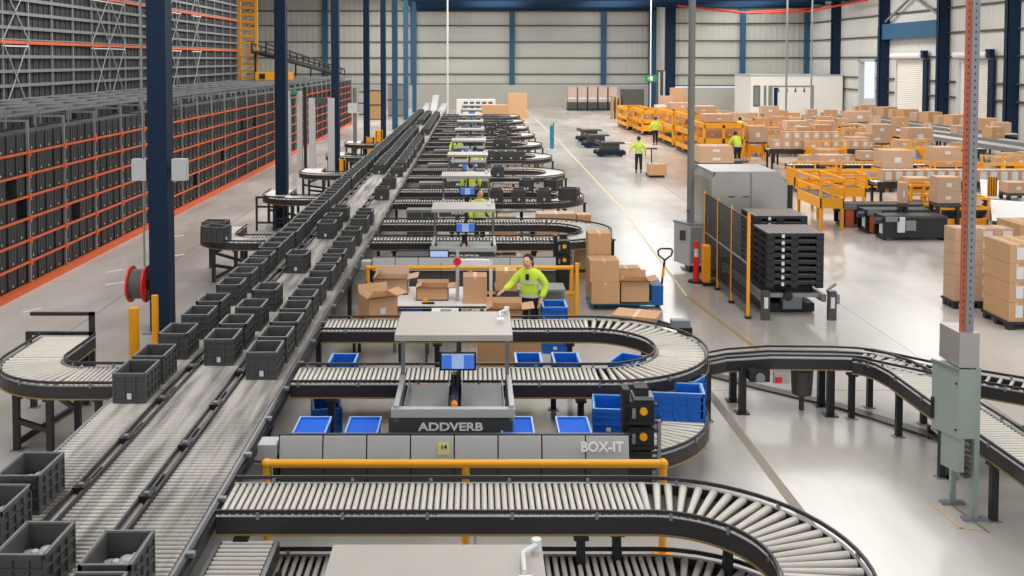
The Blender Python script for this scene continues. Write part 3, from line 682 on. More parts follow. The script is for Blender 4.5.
for (x,y,z,w_,d_,h_,lb) in ((.62,23.9-.2,.0,.7,.5,.75,'brown carton under the third loop beside the station'),(2.3,28.6,.0,1.1,.6,1.0,'wide brown carton between the third and fourth loops'),(3.1,28.7,.0,.4,.5,.95,'upright brown carton at the bend between third and fourth loops'),
    (.8,28.8,.0,.8,.6,.8,'brown carton in the gap before the fourth loop'),(2.55,24.9,.0,.7,.6,.85,'brown carton standing inside the third loop bend'),(.8,35.3,.0,1.0,.6,.8,'brown carton in the gap before the fifth loop'),(1.9,41.5,.0,1.1,.6,.9,'brown carton in the gap before the sixth loop'),(1.2,48,.0,1,.6,1.0,'brown carton in the gap before the seventh loop')):
    one('brown_carton',w_,d_,h_,(x,y,z),lb,key='card' if w_ < 1 else 'card2',sticker=True)
for (x,y,z,w_,d_,h_,lb) in ((3.9,92,.0,1.7,1.2,2.3,'tall orange brown carton stack at the end of the loops'),(1.6,84,.0,2.2,1.2,1.6,'low brown carton beside the far end of the loops')):
    one('brown_carton',w_,d_,h_,(x,y,z),lb)
t = thing('white_machine','white slotted machine at the far end of the inner lane','machine',(0,98,0))
MB().box(-1.8,2.0,-1,1,0,1.5).build('body','white',t)
m = MB()
for z in (.7,1.1):
    for x in (-.9,-.3,.3,.9,1.5): m.box(x-.2,x+.2,-1.03,-1.0,z,z+.2)
m.build('slot','darkgrey',t)
# outer blue sign panel near the walkway
t = thing('floor_stand','teal upright stand beside the pale walkway line','stand',(4.4,57.3,0))
MB().box(-.1,.1,-.06,.06,.1,1.6).build('panel','cyan',t); MB().cyl((.1,0,0),(.1,0,1.75),.03,8).build('pole','blue',t); MB().box(-.25,.25,-.2,.2,0,.25).build('base','white',t)

# ---------------------------------------------------------------- curved take-off conveyors on the left
for i, dy in enumerate((0,10.35,17.6,24.2,31,37.5)):
    P = [(-4.68,13.46+dy,ZR-.025),(-5.5,13.46+dy,ZR-.025)]+[(-5.5-.84*math.sin(PI/2*k/14),14.3+dy-.84*math.cos(PI/2*k/14),ZR-.025) for k in range(1,15)]+[(-6.34,15.4+dy,ZR-.025)]
    lg = [(-6.28,13.5+dy),(-6.8,15.2+dy),(-5.65,13.1+dy),(-5.6,13.9+dy),(-5.0,13.1+dy),(-6.02,15.3+dy)]
    b = [((-6.28,13.5+dy,.42),(-5.65,13.1+dy,.42)),((-6.8,15.2+dy,.42),(-5.6,13.9+dy,.42)),((-6.28,13.5+dy,.72),(-6.02,15.3+dy,.72)),((-6.28,13.5+dy,.1),(-6.02,15.3+dy,.1))]
    conveyor('curved_conveyor','curved roller conveyor leaving the outer lane, %s from the front' % ORD[i],P,.78,.066 if i == 0 else .08,(-6,14+dy,0),lg,single=i < 2,bars=b,cpitch=.1)
t = thing('end_stop','dark end stop frame at the curved conveyor mouth nearest the camera','frame',(-6.1,15.6,0))
MB().box(-.9,.1,-.03,.03,1.33,1.38).build('top_bar','black',t); MB().box(.02,.1,-.03,.03,.0,1.38).build('post','black',t); MB().box(-.9,.1,-.03,.03,1.02,1.07).build('lower_bar','black',t); MB().box(-.98,-.9,-.03,.03,0,1.07).build('post','black',t)
tote(-6.15,23.6,ZR,'front dark tote of the pair on the second curved conveyor',None,1.2)
tote(-6.35,24.35,ZR,'rear dark tote of the pair on the second curved conveyor',None,1.5)
# end frames of later curves
for i, (x,y) in enumerate(((-6.6,31.2),)):
    t = thing('end_stop','dark ladder-shaped stop frame left of the second blue column','frame',(x,y,0))
    for xx in (-.25,.6): MB().box(xx-.03,xx+.03,-.03,.03,0,1.08).build('post','black',t)
    for z in (.25,.75,1.05): MB().box(-.25,.6,-.02,.02,z-.03,z+.03).build('bar','black',t)
# grey portal frames, thin posts, guards
def portal(x0,x1,y,h_,label,key='lightgrey',w_=.13):
    t = thing('portal_frame',label,'frame',((x0+x1)/2,y,0)); a = (x1-x0)/2
    for s in (-a,a): MB().box(s-w_,s+w_,-.1,.1,0,h_).build('post',key,t)
    MB().box(-a,a,-.06,.06,h_-.25,h_).build('top_beam','darkgrey',t); return t
portal(-6.85,-6.05,42,3.75,'grey portal frame between the second and third blue columns')
portal(-8.8,-8.25,47,3.9,'grey portal frame with a dark post behind the second blue column')
tag(MB().box(-8.05,-7.93,46.9,47.1,0,4.1).build('dark_post','black'),'tall black post beside the rear grey portal frame','post')
tag(MB().box(-8.6,-8.3,46.6,46.75,3.75,3.9).build('green_sign','green'),'green sign on top of the rear grey portal frame','sign')
t = thing('thin_post','thin grey post right of the third blue column','post',(-6.25,52,0)); MB().cyl((0,0,0),(0,0,3.9),.1,8).build('pole','midgrey',t); MB().box(-.35,.1,-.2,.0,2.6,3.1).build('box','white',t)
for (x,y,z0,z1,w_,lb) in ((-5.72,16.6,0,1.2,.085,'yellow bollard standing beside the first curved conveyor'),(-5.72,17.7,0,1.15,.06,'slimmer yellow bollard behind the first one at the blue column')):
    t = tag(MB().use('amber').cyl((x,y,0),(x,y,z1),w_,16).use('midgrey').cyl((x,y,0),(x,y,.02),w_*1.6,16).build('bollard',None),lb,'bollard')
for (x,y,z0,z1,w_,lb) in ((-5.85,43.9,.0,1.0,.3,'yellow column guard at the third blue column'),(-5.95,56.6,.0,1.0,.5,'yellow column guard at the fourth blue column'),(-5.95,62,.0,1.0,.4,'yellow column guard past the fourth blue column')):
    tag(MB().use('amber').box(x-w_/2,x+w_/2,y-.3,y-.22,.05,z1).box(x-w_/2,x-w_/2+.06,y-.3,y+.2,.05,z1).box(x+w_/2-.06,x+w_/2,y-.3,y+.2,.05,z1).use('black').box(x-w_/2,x+w_/2,y-.31,y-.22,0,.06).build('column_guard',None),lb,'column guard')
t = thing('hose_reel','red hose reel mounted on the first blue column','hose reel',(-6.62,19.55,.94))
for x in (-.17,.13): MB().cyl((x,0,0),(x+.035,0,0),.36,28).build('flange','red',t)
m = MB()
for k in range(7): 
    x = -.13+k*.038; m.cyl((x,0,0),(x+.034,0,0),.29,24)
m.build('hose','hoseblack',t); MB().cyl((-.2,0,0),(.28,0,0),.05,10).build('axle','black',t); MB().box(.16,.26,-.06,.06,-.1,.1).build('bracket','black',t)
for x, sx, lb in ((-6.5,-1,'white wall box on the left flank of the first blue column'),(-5.82,1,'white wall box on the right flank of the first blue column')):
    t = thing('junction_box',lb,'junction box',(x,19.5,3.2)); MB().box(-.14+sx*.05,.14+sx*.05,-.1,.1,-.2,.22).build('housing','lightgrey',t); MB().box(-.18,.18,-.03,.03,-.04,.04).build('bracket','black',t)
tag(MB().cyl((-6.47,19.42,1.3),(-6.47,19.42,12),.02,8).build('air_line','galv'),'thin pipe running down the first blue column','pipe')
# ---------------------------------------------------------------- racking on the left
RACK0 = 19.3; BAY = 2.05; NB = 32
Z = [.1+.515*k for k in range(8)]
t = thing('low_rack','low orange and grey racking full of dark totes along the aisle','rack',(-10.5,RACK0,0))
for b in range(NB+1): MB().use('galv').box(-.03,.03,b*BAY-.03,b*BAY+.03,0,3.95).box(-.75,-.69,b*BAY-.03,b*BAY+.03,0,3.95).box(-.72,0,b*BAY-.02,b*BAY+.02,3.9,3.95).build('upright',None,t)
for k, z in enumerate(Z[:7]):
    m = MB().use('orange').box(.0,.045,0,NB*BAY,z-.03,z+.02).box(-.75,-.7,0,NB*BAY,z-.03,z+.03)
    for b in range(NB+1): m.box(.0,.06,b*BAY-.05,b*BAY+.05,z-.1,z+.06)
    m.use('darkgrey').box(-.7,0,0,NB*BAY,z-.02,z)
    m.build('beam',None,t)
MB().box(.06,.2,-1,NB*BAY,.0,.1).build('guide_rail','orange',t)
MB().box(-.74,-.72,0,NB*BAY,.1,3.7).build('back_mesh','black',t)
rt = thing('rack_tote','rack','tote')
def rack_tote_mesh(m, x, y, z, w_=.44, d_=.6, h_=.455):
    m.box(x-d_,x,y-w_/2+.015,y+w_/2-.015,z,z+h_-.04); m.box(x-d_-.005,x+.01,y-w_/2,y+w_/2,z+h_-.05,z+h_)
    for s in (-1,-.33,.33,1): m.box(x,x+.008,y+s*(w_/2-.03)-.012,y+s*(w_/2-.03)+.012,z,z+h_-.05)
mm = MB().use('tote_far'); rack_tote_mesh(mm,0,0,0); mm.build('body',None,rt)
mm = MB().box(.009,.012,-.02,.02,.05,.1).build('label_sticker','paper',rt)
register_small(rt)
slots = []
for b in range(NB):
    for k in range(7):
        for j in range(4):
            if rnd.random() < .03: continue
            slots.append((b*BAY+RACK0+.28+j*.495+rnd.uniform(-.01,.01),Z[k]+.01,k))
slots.sort(key=lambda s: s[0])
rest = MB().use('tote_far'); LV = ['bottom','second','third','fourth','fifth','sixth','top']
for i, (y,z,k) in enumerate([s for s in slots if s[0] > 21.8]):
    if i < 290: dup(rt,(-10.53-rnd.uniform(0,.03),y,z),0,'dark grey tote on the %s shelf of the orange racking' % LV[k],'totes on the %s shelf of the orange racking' % LV[k])
    else: rack_tote_mesh(rest,-10.55,y,z)
tag(rest.build('rack_totes'),'dark totes filling the far bays of the low orange racking','totes',None,'stuff')
# rows behind
for r_ in range(4):
    x = -12.0-r_*1.15
    t = thing('low_rack','grey low racking, %s row behind the front one' % ORD[r_],'rack',(x,RACK0,0))
    for b in range(NB+1): m = MB().use('galv').box(-.04,.04,b*BAY-.04,b*BAY+.04,2.2,3.95).box(-.75,-.69,b*BAY-.03,b*BAY+.03,2.2,3.95).box(-.72,0,b*BAY-.03,b*BAY+.03,3.86,3.95); m.build('upright',None,t)
    m = MB().use('galv').box(-.02,.03,0,NB*BAY,3.88,3.95).box(-.75,-.7,0,NB*BAY,3.88,3.95); m.build('top_beam',None,t)
    m = MB().use('black').box(-.72,0,0,NB*BAY,2.2,2.84)
    m.build('shelf',None,t)
    m = MB().use('tote_far')
    for b in range(NB):
        for k in (2.86,3.37):
            for j in range(4):
                if rnd.random() < .12: continue
                rack_tote_mesh(m,-.02,b*BAY+.28+j*.495,k)
    tag(m.build('rack_totes',None,None,(x,RACK0,0)),'dark totes in the top shelves of the grey racking, %s row back' % ORD[r_],'totes',None,'stuff')
# tall rack
X2 = -16.6; T0 = 29.0; NT = 20
t = thing('tall_rack','tall grey shuttle racking with orange beams and white braces','rack',(X2,T0,0)); zt = [3.4+.52*k for k in range(17)]
for b in range(NT+1): MB().box(-.04,.04,b*BAY-.05,b*BAY+.05,0,12).build('upright','galv',t)
for k, z in enumerate(zt):
    og = k in (5,9,13); zc = z
    m = MB().use('orange' if og else 'galv').box(.0,.08,0,NT*BAY,z-.07,z+.05)
    if og: m.use('galv').box(.0,.06,0,NT*BAY,z+.07,z+.12)
    m.build('beam',None,t)
MB().box(-.85,-.8,0,NT*BAY,0,12).build('back_mesh','black',t)
for b0 in (2.83,6.8,7.8,12.2,14.2):
    for z0, z1 in ((zt[0],zt[5]),(zt[5],zt[9]),(zt[9],zt[13])):
        MB().use('lightgrey').bar((.16,b0*BAY,z0),(.16,(b0+1)*BAY,z1),.032).build('brace',None,t); MB().use('lightgrey').bar((.2,(b0+1)*BAY,z0),(.2,b0*BAY,z1),.032).build('brace',None,t)
    for z0 in (zt[5]-.15,zt[9]-.15): MB().use('white').bar((.16,b0*BAY,z0),(.16,(b0+1)*BAY,z0),.05).build('brace',None,t)
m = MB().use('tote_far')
for b in range(NT):
    for k in range(15):
        for j in range(4): rack_tote_mesh(m,-.06,b*BAY+.28+j*.495,zt[k]+.06)
tag(m.build('rack_totes',None,None,(X2,T0,0)),'dark totes packed in the tall grey racking','totes',None,'stuff')
# orange lift mast
t = thing('lift_mast','orange lattice lift mast at the end of the tall racking','lift',(-16.2,71.5,0)); m = MB()
for x in (-.6,.6): m.box(x-.1,x+.1,-.1,.1,0,12)
for k in range(22): m.box(-.6,.6,-.05,.05,.5*k+1,.5*k+1.14); m.bar((-.6,0,.5*k+1),(.6,0,.5*k+1.5),.06)
m.build('mast','amber',t); MB().box(-1.2,-.9,-.3,.3,0,12).build('guide_column','darkgrey',t)
tag(MB().use('amber').box(-15.3,-12.9,69.6,71,3.95,4.5).use('black').box(-15.4,-12.8,69.7,71.1,3.8,3.95).box(-15,-14.6,69.55,69.6,4.05,4.4).box(-13.6,-13.2,69.55,69.6,4.05,4.4).build('shuttle_cart',None),'yellow shuttle cart on top of the low racking','shuttle')
t = thing('incline_conveyor','dark inclined conveyor bridge behind the racking','conveyor',(-15.6,70,0)); m = MB()
for x in (0,1.0):
    m.bar((x,0,5.9),(x,42,3.7),.1,.14); m.bar((x,0,6.5),(x,42,4.3),.1,.14)
    for k in range(15): m.bar((x,k*3,5.9-k*3*.0524),(x,k*3,6.5-k*3*.0524),.1)
m.build('side_truss','black',t); m = MB()
for k in range(6): m.box(-.06,.06,1+k*8,1.14+k*8,0,5.8-k*.42)
m.build('leg','black',t); m = MB(); m.bar((.5,0,6.0),(.5,42,3.8),.9,.05); m.build('belt','midgrey',t)
# clutter at the far end of the left aisle
for i, (x,y,w_,d_,h_,key,lb) in enumerate(((-9.0,90,1.6,1.5,2.6,'wood','wooden crate stack at the far end of the rack aisle'),(-7.6,96,1.4,1.4,3.0,'midgrey','grey machine cabinet at the far end of the rack aisle'),(-10.5,98,1.6,1.4,2.2,'lightgrey','pale machine cabinet at the far end of the rack aisle'))):
    t = thing('machine_cabinet' if i else 'crate_stack',lb,'cabinet' if i else 'crate',(x,y,0)); MB().box(-w_/2,w_/2,-d_/2,d_/2,.1,h_).build('body',key,t); MB().box(-w_/2-.05,w_/2+.05,-d_/2-.05,d_/2+.05,h_*.5,h_*.5+.1).build('middle_band','darkgrey',t); MB().box(-w_/2-.05,w_/2+.05,-d_/2-.05,d_/2+.05,h_,h_+.08).build('lid','darkgrey',t); MB().box(-w_/2,w_/2,-d_/2,d_/2,0,.1).build('base','darkgrey',t)

# ---------------------------------------------------------------- belt conveyor on the right
zb = .84
beltP = [(3.35,15.35,.6),(3.9,15.32,.72),(4.5,15.07,zb),(5.5,15.03,zb),(5.8,14.98,zb),(6.0,14.88,zb)]
t = thing('belt_conveyor','grey belt conveyor feeding out from the second loop','conveyor',(4.6,15.1,0))
P = [Vector(p)-Vector((4.6,15.1,0)) for p in beltP]
MB().sweep(P,-.2,.2,-.02,.0).build('belt','midgrey',t)
for s in (-1,1):
    m = MB().use('rail').sweep(P,min(s*.2,s*.245),max(s*.2,s*.245),-.14,.03).use('gold').sweep(P,min(s*.245,s*.25),max(s*.245,s*.25),-.14,-.125); m.build('side_rail',None,t)
    MB().sweep(P,min(s*.23,s*.25),max(s*.23,s*.25),.07,.1).build('guide_rail','rail',t)
for x, y in ((4.05,14.95),(4.05,15.5),(5.35,14.85),(5.36,15.28)): MB().use('black').box(x-4.6-.05,x-4.6+.05,y-15.1-.05,y-15.1+.05,0,.7).box(x-4.6-.1,x-4.6+.1,y-15.1-.09,y-15.1+.09,0,.015).build('leg',None,t)
m = MB().use('black').box(-.5,-.2,-.38,-.2,.55,.72).use('galv').cyl((-.35,-.42,.62),(-.35,-.2,.62),.07,10).build('motor',None,t)
m = MB().use('cream').box(-.12,.12,-.3,-.25,.5,.68).use('red').box(-.1,0,-.32,-.3,.52,.6).build('switch_box',None,t)
tag(MB().use('darkgrey').cyl((5.0,15.1,.25),(5.0,15.1,.62),.15,14,.17).cyl((5.0,15.1,0),(5.0,15.1,.25),.04,8).build('waste_bin',None),'small dark bin under the belt conveyor','bin')
legs2 = [(6.02,14.2,zb),(6.08,15.1,zb),(5.62,14.7,zb),(6.02,13.75,zb)]
conveyor('branch_conveyor','white roller conveyor branching down past the control cabinet',[(5.8,14.95,zb)]+[(6.0,14.8,zb),(6.15,14.5,zb),(6.22,14.1,zb),(6.24,13.0,zb),(6.28,12,zb),(6.34,10.4,zb),(6.4,9,zb)],.54,.075,(6.2,13,0),legs=[(5.62,14.72,zb),(6.02,14.0,zb),(5.98,12.6,zb),(6.02,11.4,zb),(6.1,10.0,zb),(6.62,11.4,zb)],cam=(5,8,4))
conveyor('branch_conveyor','dark railed roller conveyor continuing to the right edge of the view',[(5.9,15.0,zb),(6.3,14.6,zb),(6.75,14.15,zb),(7.3,13.75,zb),(8.4,12.95,zb),(9.6,12.1,zb)],.46,.15,(7.3,13.7,0),legs=[(6.08,15.2,zb),(6.95,13.75,zb),(8.3,12.7,zb),(6.6,14.5,zb)],cam=(5,8,4))
conveyor('branch_conveyor','low white roller conveyor behind the control cabinet legs',[(6.05,12.9,.45),(7.6,12.9,.45)],.5,.09,(6.5,12.9,0),legs=[(6.1,12.6,.45),(7.3,12.6,.45)],cam=(5,8,4),guard=False)
# control cabinet with rack post
t = thing('control_cabinet','grey green control cabinet with steel hood on two posts','cabinet',(5.6,11.5,0))
R = Matrix.Rotation(math.radians(-40),3,'Z')
MB().poly([(-.16,.25),(-.03,-.14),(.17,-.14),(.17,.25)],.98,1.78).build('body','greengrey',t)
MB().poly([(-.1,.12),(-.02,-.12),(.06,-.12),(.06,.12)],.58,.98).build('lower_body','greengrey',t)
MB().poly([(-.175,.26),(-.04,-.16),(-.02,-.14),(-.15,.27)],1.76,1.8).build('top_trim','galv',t)
m = MB(); m.poly([(-.02,.38),(-.01,-.1),(.22,-.1),(.22,.38)],1.8,2.2)
m.build('hood','steel',t)
MB().sphere((-.05,-.12,1.62),.014).sphere((-.05,-.12,1.08),.014).build('latch','black',t)
MB().poly([(-.175,.24),(-.165,.2),(-.15,.2),(-.16,.25)],1.1,1.35).build('hinge_strip','black',t)
for (x,y,z1) in ((.21,-.08,1.8),(.16,.35,1.0)): MB().use('greengrey').box(x-.03,x+.03,y-.03,y+.03,0,z1).use('galv').box(x-.14,x+.14,y-.05,y+.05,0,.03).box(x-.05,x-.04,y-.06,y-.04,.03,.16).build('leg',None,t)
m = MB().use('darkgrey')
for k in range(6): m.box(.07,.15,-.1,.0,.5+k*.07,.54+k*.07)
m.build('cable_gland',None,t)
t = thing('rack_post','orange and grey perforated rack post rising from the control cabinet','post',(5.69,11.5,0))
MB().box(-.055,.0,-.02,.02,1.95,12).build('front_flange','postorange',t)
m = MB().use('galv').box(.0,.09,-.03,.0,1.95,12)
m.build('side_flange',None,t)
m = MB().use('black')
for k in range(70): m.box(-.036,-.026,-.024,-.02,2.3+k*.08,2.33+k*.08); m.box(.04,.052,-.034,-.03,2.3+k*.08,2.325+k*.08)
tag(m.build('perforation',None,t),kind='stuff')

# ---------------------------------------------------------------- grey pole, cabinet, bollard, cage
t = thing('steel_pole','tall grey steel pole beside the electrical cabinet','pole',(5.5,25.4,0)); MB().use('midgrey').cyl((0,0,0),(0,0,12.4),.09,14).box(-.2,.2,-.2,.2,0,.03).build('shaft',None,t); MB().box(-.06,.06,-.2,-.08,1.2,1.9).build('bracket','galv',t)
t = thing('electrical_cabinet','grey electrical cabinet on the floor beside the mesh cage','cabinet',(5.42,25.1,0))
MB().poly([(-.3,.45),(-.05,-.15),(.32,-.15),(.32,.45)],.18,1.2).build('body','lightgrey',t); MB().poly([(-.32,.47),(-.06,-.17),(.34,-.17),(.34,.47)],1.2,1.24).build('lid','galv',t)
MB().box(-.02,.3,-.1,.4,0,.18).build('plinth','black',t); MB().box(.0,.28,-.165,-.15,.25,1.15).build('door','galv',t); MB().cyl((-.02,.1,1.24),(-.02,.1,1.5),.02,8).sphere((-.02,.1,1.55),.05).build('aerial','midgrey',t)
MB().box(-.25,-.1,-.02,.0,.8,1.05).build('label_plate','darkgrey',t)
t = thing('red_bollard','red and white bollard on a black base beside the cabinet','bollard',(5.33,23.9,0))
MB().cyl((0,0,0),(0,0,.04),.2,18).build('base','black',t); MB().cyl((0,0,.04),(0,0,.62),.075,14,.065).cyl((0,0,.82),(0,0,1.0),.065,14,.05).build('body','red',t); MB().cyl((0,0,.62),(0,0,.82),.05,14).build('reflective_band','paper',t)
tag(MB().use('amber').box(5.42,5.58,23.5,23.75,.08,.95).use('black').box(5.4,5.75,23.45,23.8,0,.08).build('corner_guard',None),'yellow corner guard at the rear of the mesh cage','guard')
t = thing('mesh_fence','black mesh fence with yellow posts beside the pallet stacks','fence',(5.65,22.5,0))
for i, y in enumerate((-2.0,-.65,.6,1.9)): MB().use('amber').box(-.03+.01*(i>0),.03-.01*(i>0),y-.02,y+.02,.05,2.15 if i else 2.2).use('black').box(-.06,.06,y-.06,y+.06,0,.05).build('post',None,t)
for y0, y1 in ((-1.95,-.7),(-.6,.55),(.65,1.85)):
    m = MB().use('black').box(-.015,.015,y0,y1,.25,.28).box(-.015,.015,y0,y1,2.05,2.08).box(-.01,.01,y0,y0+.02,.25,2.08).box(-.01,.01,y1-.02,y1,.25,2.08)
    n = int((y1-y0)/.07)
    for k in range(n): m.box(-.004,.004,y0+k*.07,y0+k*.07+.012,.25,2.05)
    for k in range(18): m.box(-.004,.004,y0,y1,.28+k*.1,.29+k*.1)
    m.use('galv').box(-.02,.02,y0,y1,1.12,1.15)
    m.build('mesh_panel',None,t)
# black pallets
pl = thing('black_pallet','black pallet','pallet')
m = MB().use('palletblack').box(0,1.18,0,1.15,.05,.09)
for x in (0,.5,1.03):
    for y in (0,.5,1.0): m.box(x,x+.15,y,y+.15,0,.05)
    m.box(x,x+.15,0,1.15,.0,.012)
m.build('deck',None,pl); m = MB().use('pallettop')
for k in range(9): m.box(.02+k*.128,.13+k*.128,.02,1.13,.09,.094)
m.build('top_face',None,pl); MB().box(.3,.36,-.006,0,.03,.08).build('label_sticker','paper',pl); register_small(pl)
for k in range(8): dup(pl,(6.08,20.65,.6+k*.144),0,'black plastic pallet in the front stack, %s from the bottom' % ORD[k],'front stack of black pallets',scale=(1,1,1.52))
for k in range(8): dup(pl,(6.25,22.2,.72+k*.144),0,'black plastic pallet in the rear stack, %s from the bottom' % ORD[k],'rear stack of black pallets',scale=(1,1,1.52))
t = thing('pallet_dispenser','dark frame carrying the black pallet stacks','pallet stacker',(6.6,21.5,0))
for x in (-.62,.62): MB().use('galv').box(x-.05,x+.05,-1.0,2.6,.35,.5).build('side_beam',None,t)
MB().use('black').box(-.55,.55,-.5,2.6,.42,.58).box(-.5,.6,-.5,2.2,.02,.2).build('chain_bed',None,t)
for x in (-.62,.75):
    for y in (-1.1,2.4): MB().use('darkgrey').box(x-.08,x+.08,y-.06,y+.06,0,.6).use('paper').box(x-.04,x+.04,y-.065,y-.06,.25,.48).build('leg',None,t)
MB().use('galv').box(-.6,.6,-.9,-.82,.42,.5).use('black').cyl((-.1,-.95,.45),(-.1,-.7,.45),.1,12).build('drive',None,t)
MB().use('galv').cyl((.7,-.9,.55),(.9,-.9,.7),.03,8).box(.8,.95,-1.0,-.9,.3,.5).build('bracket',None,t)
MB().box(-.1,.3,-.6,-.4,.1,.4).build('cable_bundle','galv',t)
# steel enclosure with cut corners
t = thing('steel_enclosure','brushed steel enclosure behind the black pallet stacks','enclosure',(6.8,24.6,0))
def shell(x0,x1,y0,y1,z0,z1,c):
    m = MB().use('steel')
    # back, left side, roof and chamfers as thick plates
    m.box(x0,x0+.04,y0,y1,z0,z1-c); m.box(x0,x1,y1-.04,y1,z0,z1); m.box(x0+.05,x1-c,y0,y1,z1-.04,z1)
    m.box(x1-.04,x1,y0,y1,z0,z1-c)
    m._add([(x1-c,y0,z1),(x1,y0,z1-c),(x1,y1,z1-c),(x1-c,y1,z1),(x1-c,y0,z1-.05),(x1-.04,y0,z1-c),(x1-.04,y1,z1-c),(x1-c,y1,z1-.05)],[(0,1,2,3),(4,7,6,5),(0,4,5,1),(3,2,6,7)])
    m._add([(x0,y0,z1-c),(x0+.08,y0,z1),(x0+.08,y1,z1),(x0,y1,z1-c),(x0+.04,y0,z1-c),(x0+.1,y0,z1-.04),(x0+.1,y1,z1-.04),(x0+.04,y1,z1-c)],[(0,1,2,3),(4,7,6,5),(0,4,5,1),(3,2,6,7)])
    return m
m = shell(-1.05,.85,-.2,1.6,.2,2.62,.22); m.build('shell',None,t)
MB().use('steel')._add2([(-1.02,-.25,.2),(.85,-.25,.2),(.85,-.25,2.3),(.62,-.25,2.6),(-.9,-.25,2.6),(-1.02,-.25,2.42)],.04).use('midgrey').box(-.06,-.03,-.265,-.25,.6,2.58).build('front_sheet',None,t)
MB().use('black').box(-.6,-.45,-.28,-.25,2.0,2.02).build('handle',None,t); MB().use('black').box(-.25,-.1,-.28,-.25,2.0,2.02).build('handle',None,t)
MB().box(.86,.96,-.3,1.6,.2,2.3).build('side_frame','black',t)
MB().box(-1.05,.85,-.15,1.6,0,.2).build('base','darkgrey',t)

# ---------------------------------------------------------------- cartons on pallets at the right edge
def strap_stack(x,y,cols,rows,w_,d_,h_,lbl,key='card',rz=0,sticker=True,levels=6):
    pro = carton('stacked_carton',w_-.01,d_-.01,h_-.006,key,False,False)
    if sticker: 
        MB().use('paper').box(-.02,w_/2-.03,-d_/2-.004,-d_/2,.08,h_-.06).build('label_sticker',None,pro)
    register_small(pro)
    for l in range(levels):
        for c in range(cols):
            for r_ in range(rows):
                px, py = c*w_, r_*d_; co, si = math.cos(rz), math.sin(rz)
                dup(pro,(x+px*co-py*si,y+px*si+py*co,.17+l*h_),rz,'%s, %s layer' % (lbl,('bottom','second','third','fourth','fifth','sixth','seventh')[l]),lbl+' layers')
    PROT.append(pro)
    p_ = thing('pallet','black pallet under %s' % lbl.replace('brown carton','brown cartons'),'pallet',(x,y,0),rz)
    MB().box(-w_/2-.03,cols*w_-w_/2+.03,-d_/2-.03,rows*d_-d_/2+.03,.12,.17).build('deck','palletblack',p_)
    for c in (0,.5,1):
        for r_ in (0,.5,1):
            xx = -w_/2+c*(cols*w_-.12); yy = -d_/2+r_*(rows*d_-.12); MB().box(xx,xx+.12,yy,yy+.12,0,.12).build('foot','palletblack',p_)
strap_stack(10.72,20.1,4,1,.31,1.0,.385,'brown carton with white label on the front right pallet',levels=4)
strap_stack(10.5,21.55,3,1,.42,.5,.262,'brown carton on the pallet left behind the rack post',levels=6,key='card2')
strap_stack(12.35,22.2,2,2,.62,.5,.31,'brown carton on the pallet at the right edge of the view',levels=5)

# ---------------------------------------------------------------- sorter field
def platform(x,y,w_,d_,zd,label,rz=0,rail=1.0,legs=True,skirt=.28):
    t = thing('yellow_platform',label,'platform',(x,y,0),rz)
    MB().use('amber').box(0,w_,0,.04,zd-skirt,zd).box(0,w_,d_-.04,d_,zd-skirt,zd).box(0,.04,0,d_,zd-skirt,zd).box(w_-.04,w_,0,d_,zd-skirt,zd).use('darkgrey').box(.04,w_-.04,.04,d_-.04,zd-.08,zd-.03).build('deck',None,t)
    m = MB().use('amber')
    for (a,b) in ((0,0),(w_,0),(w_,d_),(0,d_),(w_/2,0),(w_/2,d_)): m.box(a-.035,a+.035,b-.035,b+.035,zd,zd+rail)
    for z in (zd+rail,zd+rail*.5):
        m.box(0,w_,-.03,.03,z-.035,z+.035); m.box(0,w_,d_-.03,d_+.03,z-.035,z+.035); m.box(-.03,.03,0,d_,z-.035,z+.035); m.box(w_-.03,w_+.03,0,d_,z-.035,z+.035)
    m.build('guard_rail',None,t)
    if legs:
        for a in (.05,w_-.05):
            for b in (.05,d_-.05): MB().use('yellow').box(a-.045,a+.045,b-.045,b+.045,0,zd-skirt).build('leg',None,t)
    return t
platform(10.87,31.3,.75,2.3,1.0,'yellow guard-railed platform on legs, standing nearest the steel enclosure',rail=.6,skirt=.32)
platform(14.2,30.4,1.5,1.0,.5,'yellow guard-railed platform behind the rack post',rail=.62,skirt=.4)
platform(14.6,33.3,.85,1.0,.55,'yellow guard-railed platform behind the black belt units',rail=.6)
platform(12.0,34.6,1.6,1.0,.9,'yellow guard-railed platform with an orange panel behind the nearest one',rail=.45,skirt=.3)
def black_unit(x,y,L_,label,rz=0,z=.75,plate=True):
    t = thing('black_belt_unit',label,'conveyor',(x,y,0),rz)
    MB().use('black').box(0,L_,-.35,-.3,.08,z-.08).box(0,L_,.3,.35,.08,z-.08).box(0,L_,-.3,.3,z-.3,z-.1).build('side_plate',None,t)
    MB().box(0.02,L_-.02,-.28,.28,z-.1,z-.02).build('belt','palletblack',t)
    MB().box(0,L_,-.36,-.33,z-.08,z-.02).box(0,L_,.33,.36,z-.08,z-.02).build('top_edge','darkgrey',t)
    if plate: e = MB().use('orange').box(.12,.38,-.375,-.36,.06,z-.2).build('end_plate',None,t); e['label'] = 'orange end plate'
    MB().use('motorblue').cyl((-.2,-.2,z-.18),(.1,-.2,z-.18),.09,12).use('galv').box(.05,.45,-.42,-.3,z-.18,z-.04).build('motor',None,t)
    for xx in (.05,L_-.1): MB().use('black').box(xx,xx+.06,-.33,.33,0,.1).build('foot',None,t)
    MB().use('paper').box(-.02,-.0,-.3,-.1,.2,.5).build('label_sticker',None,t)
    return t
black_unit(11.75,32.2,4.2,'black belt unit with orange end plate, rear of the three')
black_unit(12.05,31.0,3.6,'black belt unit with orange end plate, middle of the three')
